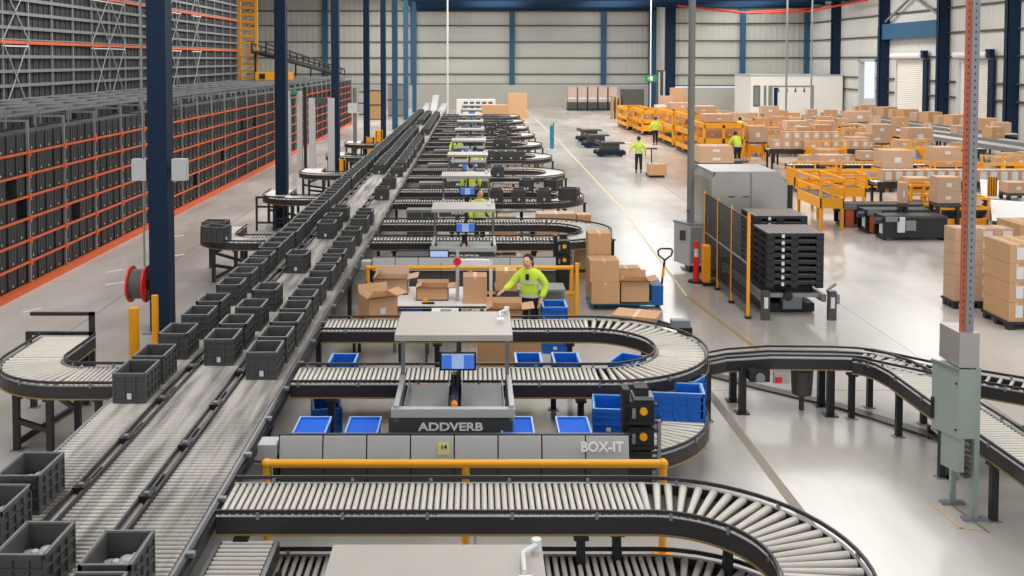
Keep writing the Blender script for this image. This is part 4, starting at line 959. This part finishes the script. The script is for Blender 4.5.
t = black_unit(12.1,29.8,1.9,'black belt unit with a white control box, front of the three',plate=False)
MB().use('paper').box(.4,.62,-.42,-.36,.25,.7).use('galv').box(.65,.95,-.4,-.36,.3,.6).build('control_box',None,t)
# generic sorting rows. the long beds run across the hall behind one another
labelled = carton('labelled_carton',.46,.45,.42,'card2',False,False); MB().box(-.1,.08,-.232,-.225,.14,.34).build('label_sticker','paper',labelled); register_small(labelled); white_lab = carton('labelled_carton',.36,.45,.42,'card2',False,False); MB().box(-.1,.12,-.232,-.225,.05,.36).build('label_sticker','paper',white_lab); register_small(white_lab); small = carton('brown_carton',.75,.6,.5,'card2',False,True); big = carton('brown_carton',1.1,.9,.9,'card2',False,True); tan = carton('brown_carton',.9,.7,.62,'card',False,True)
PROT += [labelled,small,big,tan,white_lab]
def bed(x0,x1,y,z,label,rz=0,w_=.8,key='rail',top='roller',legs=True):
    t = thing('sorting_conveyor',label,'conveyor',(x0,y,0),rz); L_ = x1-x0
    MB().use(key).box(0,L_,-w_/2-.05,-w_/2,z-.22,z+.02).box(0,L_,w_/2,w_/2+.05,z-.22,z+.02).build('side_rail',None,t)
    m = MB().use(top)
    k = 0
    while k*.16 < L_: m.cyl((k*.16+.08,-w_/2,z-.03),(k*.16+.08,w_/2,z-.03),.045,6,cap=False); k += 1
    tag(m.build('roller',None,t),kind='stuff')
    MB().box(0,L_,-w_/2,w_/2,z-.12,z-.1).build('bed_pan','rollerend',t)
    if legs:
        k = 0
        while k*2.2 < L_: MB().use('black').box(.1+k*2.2,.18+k*2.2,-w_/2-.04,-w_/2+.04,0,z-.2).box(.1+k*2.2,.18+k*2.2,w_/2-.04,w_/2+.04,0,z-.2).build('leg',None,t); k += 1
    return t
def yellow_chute(x,y,w_,label,h_=.95,d_=1.1,rz=0):
    t = thing('yellow_chute',label,'chute',(x,y,0),rz)
    m = MB().use('amber').box(0,.06,0,d_,.25,h_).box(w_-.06,w_,0,d_,.25,h_).box(0,w_,0,.05,.2,.62).box(0,w_,-.02,.05,h_-.12,h_).box(w_*.45,w_*.55,-.01,.05,.6,h_-.1)
    m.build('frame',None,t)
    m = MB().use('galv'); m._add([(.06,.05,.5),(w_-.06,.05,.5),(w_-.06,d_,h_-.1),(.06,d_,h_-.1),(.06,.05,.46),(w_-.06,.05,.46),(w_-.06,d_,h_-.14),(.06,d_,h_-.14)],[(0,1,2,3),(4,7,6,5),(0,4,5,1),(2,6,7,3),(0,3,7,4),(1,5,6,2)]); m.build('slide',None,t)
    m = MB().use('black')
    for a in (.1,w_-.16): m.box(a,a+.06,.05,.11,0,.22).box(a,a+.06,d_-.1,d_-.04,0,.5)
    m.build('leg',None,t); m = MB().use('amber')
    for a in (0,w_*.5,w_): m.box(a-.03,a+.03,0,.05,h_,h_+.3)
    m.box(0,w_,0,.05,h_+.26,h_+.32); m.build('guard_rail',None,t)
    return t
yc = yellow_chute(0,0,1.7,'x'); yc2 = yellow_chute(0,0,1.7,'x',h_=1.2,d_=1.0); PROT += [yc,yc2]; register_small(yc); register_small(yc2)
ROWS = [ # y, x0, x1, z, chutes x list, cartons
 (35.8,14.3,22,1.0),(42,13.2,25,.95),(49.2,14.4,25,.98),(57,14.6,25,1.0),(65.5,14.2,25,1.0),(74,13.8,25,1.0)]
for i, (y,x0,x1,z) in enumerate(ROWS):
    nm = ORD[i]
    bed(x0,x1,y,z,'roller sorting conveyor across the yellow chute field, %s row from the front' % nm)
    if i >= 1:
        x = x0-.3; k = 0; r3 = random.Random(20+i)
        while x < x1-1.5:
            if r3.random() < .94: dup(yc2 if r3.random() < .3 else yc,(x,y-1.75,0),0,'yellow framed chute in front of the %s sorting row' % nm,'yellow chutes of the %s sorting row' % nm)
            x += 1.9
    r3 = random.Random(40+i)
    x = x0+.4; k = 0
    while x < x1-.6:
        if i in (0,2) and (i == 0 or x < 19.2):
            dup(white_lab if i == 0 else labelled,(x,y-.15,z+.02),0,'labelled carton in the long line on the %s sorting row' % nm,'line of labelled cartons on the %s sorting row' % nm)
            if i == 2 and 15.1 < x < 17.8: dup(labelled,(x,y-.15,z+.44),0,'labelled carton in the upper tier on the third sorting row','upper tier of cartons on the third sorting row')
            x += .48 if i else .375
        elif i in (3,4,5) and r3.random() < .72:
            p_ = r3.choice([small,small,tan]); s_ = r3.uniform(.85,1.1)
            dup(p_,(x,y+r3.uniform(-.15,.1),z+.02),r3.uniform(-.08,.08),'brown carton riding on the %s sorting row' % nm,'cartons on the %s sorting row' % nm,scale=(s_,s_,s_))
            x += 1.05
        else: x += .55
    if i >= 1:
        bed(x0+1,x1+1,y+2.3,.75,'low dark sorting conveyor behind the %s sorting row' % nm,w_=.6)
        x = x0+1.5
        while x < x1:
            if r3.random() < .62:
                s_ = r3.uniform(.65,1.05); dup(r3.choice([small,tan,labelled]),(x,y+2.3,.77),r3.uniform(-.1,.1),'carton on the low dark conveyor behind the %s sorting row' % nm,'cartons on the low dark conveyor behind the %s sorting row' % nm,scale=(s_,s_,s_))
            x += .9
# cartons resting on stands between the rows: (centre x, y, width, depth, height, top of stand)
unit = carton('brown_carton',1,1,1,'card2',False,False); MB().box(-.12,.1,-.506,-.5,.3,.6).build('label_sticker','paper',unit); register_small(unit); PROT.append(unit)
for i, (x,y,w_,d_,h_,z,lb,st_) in enumerate(((10.23,42.70,1.44,1.15,0.37,1.000,'lower carton of the pair on the dark trolley beside the grey pole',True),
    (10.21,42.68,1.39,1.11,0.34,1.372,'upper carton of the pair on the dark trolley beside the grey pole',False),
    (15.03,53.34,0.96,0.77,0.84,1.000,'big square carton standing behind the two bending workers',True),
    (17.05,40.64,1.21,0.97,0.71,1.000,'biggest square carton, on the row behind the long labelled line',True),
    (19.31,41.01,1.18,0.94,0.40,1.000,'lower carton of the pair left of the rack post',True),
    (19.24,40.96,1.06,0.85,0.40,1.398,'upper carton of the pair left of the rack post',False),
    (21.12,52.92,1.53,1.20,0.47,1.000,'wide carton under the square one in mid field',True),
    (21.37,52.76,1.10,0.88,0.50,1.468,'square carton on the wide one in mid field',False),
    (23.38,52.84,1.31,1.05,0.78,1.000,'tall taped carton below the navy wall column',True),
    (14.82,41.73,1.03,0.82,0.40,1.000,'wide low carton between the yellow rails behind the platform',True),
    (21.64,61.63,1.11,0.89,0.60,1.000,'squarish carton below the open doorway',True),
    (20.09,62.62,1.37,1.10,0.55,1.000,'carton before the grey gantry legs',True),
    (20.41,69.35,1.17,0.72,0.55,1.609,'reddish carton stacked before the white office door',False),
    (20.42,69.35,0.90,0.72,0.61,1.000,'carton under the reddish one before the white office',True),
    (14.79,64.36,1.16,0.93,0.40,1.000,'left one of two long cartons right of the grey pole',True),
    (15.91,64.34,1.09,0.87,0.40,1.000,'right one of two long cartons right of the grey pole',True),
    (21.27,49.66,0.79,0.63,0.40,1.000,'small flat carton before the biggest square one',True),
    (21.75,41.18,0.62,0.50,0.36,1.000,'left one of two cartons at the right edge behind the labelled line',True),
    (22.43,41.23,0.74,0.59,0.40,1.000,'right one of two cartons at the right edge behind the labelled line',True),
    (17.81,32.87,0.72,0.58,0.34,1.000,'lone carton at the right edge beside the white chute',True),
    (14.44,30.57,0.70,0.56,0.43,1.354,'large carton stacked behind the front yellow platform',False),
    (14.42,30.57,0.70,0.56,0.35,1.000,'carton under the large one behind the front yellow platform',True),
    (15.38,34.73,0.83,0.66,0.27,1.000,'flat carton behind the small yellow platform',True),
    (13.06,30.39,0.25,0.20,0.62,1.000,'narrow upright carton left of the small yellow platform',True),
    (27.04,70.71,1.68,1.20,0.74,1.000,'pale carton below the bright doorway',True),
    (18.72,70.47,0.91,0.73,0.62,1.000,'small carton left of the office front',True),
    (15.77,75.49,1.35,1.08,0.53,1.000,'carton on top of the far yellow sorter',True),
    (32.05,71.60,0.86,0.69,0.56,1.000,'small carton at the foot of the navy column',True),
    (16.38,48.57,0.82,0.66,0.42,1.000,'carton at the end of the double labelled row',True),
    (19.01,49.78,1.09,0.87,0.52,1.000,'wide carton right of the double labelled row',True),
    (17.09,43.65,0.66,0.53,0.39,1.000,'grey brown carton near the dark hand cart in mid field',True),
    (23.25,74.27,1.47,1.18,0.46,1.000,'low carton before the gantry hooks',True))):
    dup(unit,(x,y,z),0,lb,None,scale=(w_,d_,h_))
    if st_:
        t = thing('carton_stand',('dark' if i % 2 else 'yellow legged')+' stand under the '+' '.join(lb.split()[:10]),'stand',(x,y,0))
        MB().box(-w_/2,w_/2,-d_/2,d_/2,z-.1,z-.002).build('top','darkgrey',t)
        for a in (-w_/2+.05,w_/2-.05):
            for b in (-d_/2+.05,d_/2-.05): MB().box(a-.05,a+.05,b-.05,b+.05,0,z-.1).build('leg','black' if i % 2 else 'amber',t)
# white topped chutes at the right edge
for i, (x,y,z) in enumerate(((16.9,33.2,1.1),(15.4,29.6,.9))):
    t = thing('white_chute','white topped chute at the right side of the sorting field, %s from the front' % ORD[(1,0,2,3)[i]],'chute',(x,y,0)); m = MB().use('white')
    m._add([(0,0,z-.35),(2.6,-1.2,z-.55),(3.4,.6,z),(.7,1.5,z+.1),(0,0,z-.42),(2.6,-1.2,z-.62),(3.4,.6,z-.07),(.7,1.5,z+.03)],[(0,1,2,3),(4,7,6,5),(0,4,5,1),(1,5,6,2),(2,6,7,3),(3,7,4,0)]); m.build('slide',None,t)
    m = MB().use('black'); 
    for a, b in ((.1,.05),(2.5,-1.0),(3.2,.5),(.8,1.3)): m.box(a-.05,a+.05,b-.05,b+.05,0,z-.55)
    m.build('leg',None,t); m = MB().use('rail'); m.bar((0,0,z-.38),(2.6,-1.2,z-.58),.06,.1); m.build('side_rail',None,t)
t = thing('warning_panel','yellow and black striped panel right of the rack post','sign',(17.3,33.3,0)); MB().use('yellow').box(-.16,.16,-.02,.02,.8,1.45).build('panel',None,t); m = MB().use('black')
for k in range(4): m.box(-.13+k*.08,-.1+k*.08,-.025,-.02,.8,1.45)
m.build('stripe',None,t); MB().box(-.03,.03,0,.05,0,.8).build('post','black',t)
# long conveyor by the side wall
t = bed(0,26,0,1.0,'long grey roller conveyor along the dock doors with cartons',rz=-PI/2,w_=.9,key='galv'); t.location = (31.6,85,0)
for k in range(13):
    dup((small,tan)[k%2],(31.6,60+k*1.85,1.02),rnd.uniform(-.3,.3),'carton in the row travelling past the dock doors','cartons travelling past the dock doors',scale=(1.3,1.3,1.2))
for (xa,ya,xb,yb,w0,lb) in ((26.6,80,29.6,52,.8,'second grey roller conveyor in front of the one by the dock doors'),(26.2,70,27.6,44,1.0,'third grey roller conveyor slanting past the ends of the sorting rows'),(29.4,84,30.6,64,.6,'narrow grey conveyor between the two longest ones by the dock doors')):
    L_ = math.hypot(xb-xa,yb-ya); t = bed(0,L_,0,.95,lb,rz=math.atan2(yb-ya,xb-xa),w_=w0,key='galv'); t.location = (xa,ya,0)
for k in range(9):
    f = k/8; dup((small,tan,labelled)[k%3],(26.6+3*f,79-26*f,.97),rnd.uniform(-.3,.3),'carton on the second grey conveyor before the dock doors','cartons on the second grey conveyor before the dock doors',scale=(1.0,1.0,1.0))

# yellow machines at the left edge of the field
for i, (x,y,w_,d_,h_,lb) in enumerate(((11.6,76,1.7,5,1.6,'farthest'),(11.9,71,1.8,4,1.7,'second farthest'),(12.1,61,2.4,6,2.1,'middle'),(12.0,55.5,2.2,4.0,2.2,'second nearest'),(11.8,51.4,2.0,2.6,2.0,'nearest'))):
    t = thing('yellow_sorter','yellow sorter frame at the edge of the field, %s from the camera' % lb,'machine',(x,y,0)); m = MB().use('amber')
    for a in (0,w_/2,w_):
        for b in (0,d_/2,d_): m.box(a-.06,a+.06,b-.06,b+.06,.15,h_)
    for z in (.45,h_*.6,h_): m.box(0,w_,-.06,.06,z-.16,z+.1); m.box(-.06,.06,0,d_,z-.16,z+.1); m.box(w_-.06,w_+.06,0,d_,z-.16,z+.1); m.box(0,w_,d_-.06,d_+.06,z-.16,z+.1)
    m.build('frame',None,t); MB().box(.1,w_-.1,.1,d_-.1,.35,.5).box(.1,w_-.1,.1,d_-.1,h_*.6-.1,h_*.6).build('deck','darkgrey',t)
    MB().box(0,w_,-.08,-.05,.3,.75).build('front_panel','yellow',t); MB().box(0,w_,0,d_,0,.15).build('base','black',t)
    for q in range(2): dup(tan,(x+w_*(.3+.45*q),y+d_*.4,h_*.6+.01),0,'carton inside the yellow sorter frame %s from the camera' % lb,'cartons inside the yellow sorter frame %s from the camera' % lb)
    if i > 1: dup(small,(x+w_*.5,y+d_*.6,h_+.1),0,'carton on top of the yellow sorter frame %s from the camera' % lb,scale=(2,2,.8))

# ---------------------------------------------------------------- far end of the hall
wp = thing('wrapped_pallet','pallet','pallet load'); MB().box(-.95,.95,-.7,.7,.2,.9).build('lower_load','darkgrey',wp); MB().box(-.9,.9,-.65,.65,.9,2.5).build('wrapped_goods','wrap',wp); MB().box(-1,1,-.75,.75,0,.2).build('pallet_base','black',wp); MB().box(-.8,.8,-.72,-.7,1.2,1.4).build('band','white',wp)
register_small(wp); PROT.append(wp)
for k in range(5): dup(wp,(10.3+k*1.08,106.5,0),0,'wrapped pallet load by the end wall, %s from the left of five' % ORD[k],'wrapped pallet loads by the end wall',scale=(.5,1,1))
for k, y in enumerate((103,)):
    pass
t = thing('dark_cabinet','large dark grey cabinet standing at the far end of the walkway','cabinet',(14.3,91,0)); MB().box(-.95,.95,-.9,.9,.5,2.7).build('body','darkgrey',t); MB().box(-.95,.95,-.9,.9,.1,.5).build('base','black',t); MB().cyl((-.7,-.92,.25),(-.7,-.8,.25),.25,14).cyl((.7,-.92,.25),(.7,-.8,.25),.25,14).build('wheel','black',t)
for k in range(3): tag(MB().use('wood').box(12.4+k*.32,12.5+k*.32,90.2,91.4,0,2.1-.1*k).box(12.35+k*.32,12.55+k*.32,90.3,90.4,.3,.5).build('standing_pallet',None),'wooden pallet on edge left of the dark cabinet','pallet','pallets on edge by the dark cabinet')
for (x,y,z,w_,d_,h_,key,lb) in ((16.8,88,0,1.1,1,2.2,'card2','tall carton stack right of the dark cabinet'),(17.8,88.5,0,1.0,1,2.9,'card','tallest carton stack under the green exit sign'),(15.9,86,0,.9,.8,1.5,'white','white box in front of the carton stacks'),(19,90,0,1,1,2.4,'card2','carton stack beside the dark corner column')):
    one('carton_stack',w_,d_,h_,(x,y,z),lb,key=key)
for (x,y,lb,key,r_) in ((15.8,90,'thin white drop pole through the green exit sign','white',.06),(-2.25,82,'thin pale drop pole rising beyond the inner lane','white',.07),(27.4,88,'pinkish drop pole before the white office','midgrey',.09),(29.6,88,'grey drop pole before the white office','midgrey',.07)):
    t = thing('drop_pole',lb,'pole',(x,y,0)); MB().cyl((0,0,0),(0,0,12.4),r_,8).build('shaft',key,t); MB().box(-.2,.2,-.2,.2,0,.05).build('base_plate','darkgrey',t)
t = thing('exit_sign','green exit sign on the thin drop pole','sign',(15.8,89.8,3.7)); MB().box(-.55,.55,-.05,.05,-.3,.3).build('panel','green',t); MB().use('white').box(-.12,.14,-.06,-.05,-.2,.2).box(-.3,-.16,-.06,-.05,-.04,.04).build('symbol',None,t)
tag(MB().use('darkgrey').box(17.0,17.7,93,94,0,4.4).use('lightgrey').box(17.05,17.2,92.9,93,.5,4.2).box(17.5,17.65,92.9,93,.5,4.3).build('duct_unit',None),'dark vertical duct unit beside the corner column','duct')
# white office
t = thing('white_office','white modular office standing by the side wall','office',(30.6,96,0))
MB().box(-4.1,4.7,0,6,0,3.85).build('body','officewhite',t); MB().box(-4.2,4.75,-.06,6,3.8,3.95).build('roof','lightgrey',t)
for x in (-3.55,): f = MB().box(x-.32,x+.32,-.06,0,.9,2.9).build('window','darkgrey',t); MB().box(x-.26,x+.26,-.08,-.06,1,2.8).build('pane','midgrey',f)
for x in (-2.75,-2.3): MB().box(x-.12,x+.12,-.06,0,.4,2.9).build('window','midgrey',t)
MB().box(-1.9,-1.55,-.06,0,.2,2.7).build('door','navy',t)
t = thing('grey_gantry','light grey gantry frame with hooks before the white office','gantry',(29.2,92,0)); m = MB()
for x in (-1.9,1.9): m.box(x-.08,x+.08,-.08,.08,0,3.0)
m.box(-1.9,1.9,-.08,.08,2.85,3.0); m.build('frame','galv',t)
for k in range(4): MB().use('darkgrey').cyl((-1.3+k*.8,0,2.4),(-1.3+k*.8,0,2.85),.12,8,.03).build('hook',None,t)
# low trolleys in the walkway
tr = thing('low_trolley','trolley','trolley'); MB().use('palletblack').box(-.75,.75,-.5,.5,.22,.36).build('deck',None,tr); m = MB()
for x in (-.55,.55):
    for y in (-.4,.4): m.cyl((x,y-.06,.12),(x,y+.06,.12),.12,10)
m.build('wheel','black',tr); MB().box(-.8,.8,-.52,-.46,.1,.3).box(-.8,.8,.46,.52,.1,.3).build('bumper','navy',tr); MB().use('darkgrey').box(-.5,.5,-.3,.3,.36,.7).box(-.75,.75,-.45,.45,.7,.8).box(-.75,-.6,-.45,.45,.8,.88).build('lift_top',None,tr)
register_small(tr); PROT.append(tr)
for (x,y,lb) in ((7.5,55.6,'nearest dark low robot trolley in the walkway'),(7.4,61.1,'middle dark low robot trolley in the walkway'),(7.5,65.6,'farthest dark low robot trolley in the walkway'),(11.6,45.5,'dark low robot trolley beside the grey pole')): dup(tr,(x,y,0),.1,lb)
# carton on hand pallet truck next to the walking worker
t = thing('hand_truck','hand pallet truck pulled by the worker in the walkway','pallet truck',(8.3,46,0)); MB().box(-.35,.35,-.6,.6,.03,.1).build('fork','black',t); MB().cyl((-.05,.5,.1),(-.05,.62,1.2),.03,8).build('shaft','black',t); MB().box(-.3,.2,.58,.66,1.18,1.24).build('handle','black',t)
one('brown_carton',.8,.7,.5,(8.32,45.8,.11),'brown carton on the hand pallet truck in the walkway')

# ---------------------------------------------------------------- people
def skin_mesh(name, key, joints, edges, parent, sub=2, loc=(0,0,0)):
    me = bpy.data.meshes.new(name); me.from_pydata([j[:3] for j in joints], edges, []); me.materials.append(M[key])
    o = bpy.data.objects.new(name, me); C.objects.link(o); o.parent = parent; o.location = loc
    s = o.modifiers.new('skin','SKIN')
    for i, j in enumerate(joints):
        r_ = j[3]; me.skin_vertices[0].data[i].radius = (r_, r_) if not isinstance(r_, tuple) else r_
    me.skin_vertices[0].data[0].use_root = True
    s.use_smooth_shade = True
    u = o.modifiers.new('sub','SUBSURF'); u.levels = sub; u.render_levels = sub
    return o
def person(x,y,rz,label,pose,scale=1.0,jacket=True):
    """pose: dict of joints in local metres; the figure faces -Y"""
    t = thing('person',label,'person',(x,y,0),rz); t.scale = (scale,)*3
    hp = pose.get('hip',(0,0,.94)); ch = pose.get('chest',(0,0,1.3)); nk = pose.get('neck',(0,0,1.47)); hd = pose.get('head',(0,-.02,1.62))
    LS = Vector(ch)+Vector((-.17,0,.1)); RS = Vector(ch)+Vector((.17,0,.1))
    LE, LW, RE, RW = [Vector(pose[k]) for k in ('le','lw','re','rw')]
    LK, LA, RK, RA = [Vector(pose[k]) for k in ('lk','la','rk','ra')]
    LH = Vector(hp)+Vector((-.09,0,-.02)); RH = Vector(hp)+Vector((.09,0,-.02))
    hd = Vector(hd); nk = Vector(nk)
    J = []; E = []
    def add(p, r_, prev=None):
        J.append((p[0],p[1],p[2],r_)); 
        if prev is not None: E.append((prev,len(J)-1))
        return len(J)-1
    # body: one skin with head, arms, five fingers each, legs
    a = add(hp,.14); c0 = add(ch,(.17,.11),a); n0 = add(nk,.055,c0); h1 = add(hd+Vector((0,.0,-.05)),.075,n0); h2 = add(hd+Vector((0,.02,.02)),.08,h1); add(hd+Vector((0,.02,.06)),.05,h2)
    for S, E_, W, sg in ((LS,LE,LW,-1),(RS,RE,RW,1)):
        s0 = add(S,.055,c0); e0 = add(E_,.042,s0); w0 = add(W,.028,e0); d = (W-E_).normalized()
        pm = W+d*.06; p0 = add(pm,(.03,.018),w0); side = d.cross(Vector((0,0,1)));
        side = side.normalized() if side.length > .2 else Vector((0,1,0)); dn = d.cross(side).normalized()
        for q, L_ in ((-1.5,.06),(-.5,.075),(.5,.08),(1.5,.07)):
            k1 = pm+side*q*.018+d*.035; f0 = add(k1,.0095,p0); f1 = add(k1+d*L_*.55+dn*.008,.0085,f0); add(k1+d*L_+dn*.025,.007,f1)
        b_ = W+d*.025; th0 = add(b_+side*sg*.035+d*.02,.011,w0); add(b_+side*sg*.05+d*.05,.009,th0)
    for Hh, K, A_ in ((LH,LK,LA),(RH,RK,RA)):
        l0 = add(Hh,.095,a); l1 = add(K,.06,l0); l2 = add(A_,.04,l1); add(A_+Vector((0,-.14,-.04)),.035,l2)
    skin_mesh('body','skin',J,E,t,2)
    # clothes
    if jacket:
        J = []; E = []
        a = add(Vector(hp)+Vector((0,0,-.06)),(.19,.135)); a1 = add(Vector(hp)+Vector((0,0,.12)),(.18,.13),a); c0 = add(ch,(.215,.155),a1); n0 = add(Vector(ch)+Vector((0,0,.12)),(.15,.1),c0); add(nk+Vector((0,0,-.01)),.08,n0)
        for S, E_, W in ((LS,LE,LW),(RS,RE,RW)):
            s0 = add(S,.1,c0); e0 = add(E_,.078,s0); add(W-(W-E_).normalized()*.02,.056,e0)
        skin_mesh('jacket','hivis',J,E,t,2)
        m = MB(); 
        for z, rx, ry in ((hp[2]+.02,.2,.145),(ch[2]-.08,.205,.15)):
            cx = hp[0]+(ch[0]-hp[0])*((z-hp[2])/(ch[2]-hp[2])); cyy = hp[1]+(ch[1]-hp[1])*((z-hp[2])/(ch[2]-hp[2])); n = 24
            vs = [(cx+rx*.98*math.cos(2*PI*i/n),cyy+ry*1.0*math.sin(2*PI*i/n),z+dz) for dz in (-.03,.03) for i in range(n)]
            m._add(vs,[(i,(i+1)%n,n+(i+1)%n,n+i) for i in range(n)],True)
        m.build('reflective_band','reflect',t)
        MB().box(ch[0]-.03,ch[0]+.03,ch[1]-.16,ch[1]-.13,ch[2]-.03,ch[2]+.08).build('radio','black',t)
    J = []; E = []
    a = add(Vector(hp)+Vector((0,0,.0)),(.17,.125)); add(Vector(hp)+Vector((0,0,.1)),(.16,.12),a)
    for Hh, K, A_ in ((LH,LK,LA),(RH,RK,RA)): l0 = add(Hh+Vector((0,0,-.08)),.105,a); l1 = add(K,.075,l0); add(A_+Vector((0,0,.02)),.06,l1)
    skin_mesh('trousers','trouser',J,E,t,2)
    for A_ in (LA,RA): MB().use('black').sphere((A_[0],A_[1]-.06,.055),.11,12,8,sz=.5,sx=.48,sy=1.35).build('shoe',None,t)
    hc = hd+Vector((0,.055,.035)); m = MB().use('hair').sphere(hc,.104,14,10,sz=.98,sx=.92,sy=.95)
    if pose.get('long'): m.sphere(hd+Vector((.03,.09,-.06)),.07,10,8,sz=1.7)
    h_ = m.build('hair',None,t)
    # face: nose, eyes, mouth, ears in front of the hair cap
    f = MB().use('skin').sphere(hd+Vector((0,-.038,-.015)),.084,14,10,sz=1.22,sx=.88,sy=.98).sphere(hd+Vector((0,-.118,-.015)),.016,8,6,sz=1.4).sphere(hd+Vector((-.083,.0,-.01)),.02,8,6,sz=1.4,sx=.5).sphere(hd+Vector((.083,.0,-.01)),.02,8,6,sz=1.4,sx=.5)
    f.use('black').sphere(hd+Vector((-.03,-.105,.015)),.009,6,5).sphere(hd+Vector((.03,-.105,.015)),.009,6,5).use('card_in').box(hd[0]-.025,hd[0]+.025,hd[1]-.113,hd[1]-.1,hd[2]-.058,hd[2]-.05)
    f.build('face',None,t)
    return t
stand = dict(le=(-.3,.02,1.16),lw=(-.32,-.08,.93),re=(.3,.02,1.16),rw=(.32,-.08,.93),lk=(-.1,-.02,.5),la=(-.11,0,.09),rk=(.1,-.02,.5),ra=(.11,.02,.09))
p1 = dict(stand); p1.update(le=(-.33,-.06,1.14),lw=(-.42,-.28,1.07),re=(.31,.06,1.14),rw=(.25,-.08,.9),head=(-.03,-.04,1.6),long=True)
person(1.02,18.55,-.35,'person in a yellow hi-vis jacket resting a hand on the open carton',p1)
p2 = dict(stand); p2.update(rw=(.42,-.0,1.0),re=(.36,0,1.18))
person(7.75,47.2,PI-.15,'person in a hi-vis top walking beside the brown carton in the walkway',p2)
p3 = dict(stand); p3.update(lk=(-.1,-.1,.5),la=(-.12,-.15,.09),rk=(.1,.05,.5),ra=(.12,.2,.09))
person(11.35,62.8,PI,'person in a hi-vis top standing at the yellow sorter frames',p3,scale=1.02)
bent = dict(hip=(0,.1,.94),chest=(0,-.1,1.25),neck=(0,-.2,1.4),head=(0,-.28,1.52),le=(-.28,-.25,1.05),lw=(-.25,-.45,.95),re=(.28,-.25,1.05),rw=(.25,-.45,.95),lk=(-.1,0,.5),la=(-.11,.1,.09),rk=(.1,0,.5),ra=(.11,.1,.09))
person(13.25,50.4,PI+.2,'person in a hi-vis top bending between the yellow chutes, front one',bent,scale=1.05)
person(16.4,61.8,PI-.3,'person in a hi-vis top just behind the bending one',bent,scale=1.1)
person(18.4,77.0,PI,'person in a hi-vis top at the far side of the sorting field',stand)
# workers at the stations, half hidden under the canopies
for (x,y,rz,lb) in ((0.12,29.0-1.1,.6,'person in a hi-vis jacket under the fourth station canopy'),(-.15,34.9,PI,'person in a hi-vis jacket at the fifth station from the front'),(-.1,23.5-.2,2.8,'person leaning low behind the third station monitor'),(.0,41.6,PI,'person in a hi-vis jacket at the sixth station'),(-.9,48.3,.2,'person in a hi-vis jacket at the seventh station')):
    if 'third' in lb: continue
    person(x,y,rz,lb,stand)

# ---------------------------------------------------------------- remove the copy sources
def wipe(o):
    for c in list(o.children): wipe(c)
    bpy.data.objects.remove(o)
for q in [tote0,toteB,st,cv,dv,ba,bt,bf,rt,pl]+PROT: wipe(q)

# ---------------------------------------------------------------- light and camera
wd = bpy.data.worlds.new('sky'); sc.world = wd; wd.use_nodes = True
bg = wd.node_tree.nodes['Background']; bg.inputs[0].default_value = lin((238,243,250)); bg.inputs[1].default_value = 1.1
def area(name,loc,sx,sy,power,rot=(0,0,0),col=(1,.985,.965)):
    l = bpy.data.lights.new(name,'AREA'); l.shape = 'RECTANGLE'; l.size = sx; l.size_y = sy; l.energy = power; l.color = col
    o = bpy.data.objects.new(name,l); C.objects.link(o); o.location = loc; o.rotation_euler = rot; return o
for x in (-10,2,14,28):
    for y, pw in ((12,.64),(36,.92),(60,1.1),(83,1.3),(102,.9)): area('roof_light',(x,y,12.3),5,15,1450*pw)
cam = bpy.data.cameras.new('camera'); co = bpy.data.objects.new('camera',cam); C.objects.link(co)
cam.sensor_width = 36; cam.lens = 36*1000/1024; th = math.radians(2.5)
co.location = (0,0,H); co.rotation_euler = (PI/2-th,0,0)
cam.shift_x = (512-475)/1024; cam.shift_y = -(288-(60+1000*math.tan(th)))/1024
cam.clip_end = 500; cam.clip_start = .1
sc.camera = co
sc.view_settings.view_transform = 'Standard'; sc.view_settings.look = 'None'; sc.view_settings.gamma = 1; sc.view_settings.use_curve_mapping = False
sc.view_settings.exposure = 0.0
sc.cycles.use_denoising = True
sc.cycles.max_bounces = 5; sc.cycles.diffuse_bounces = 4; sc.cycles.glossy_bounces = 3
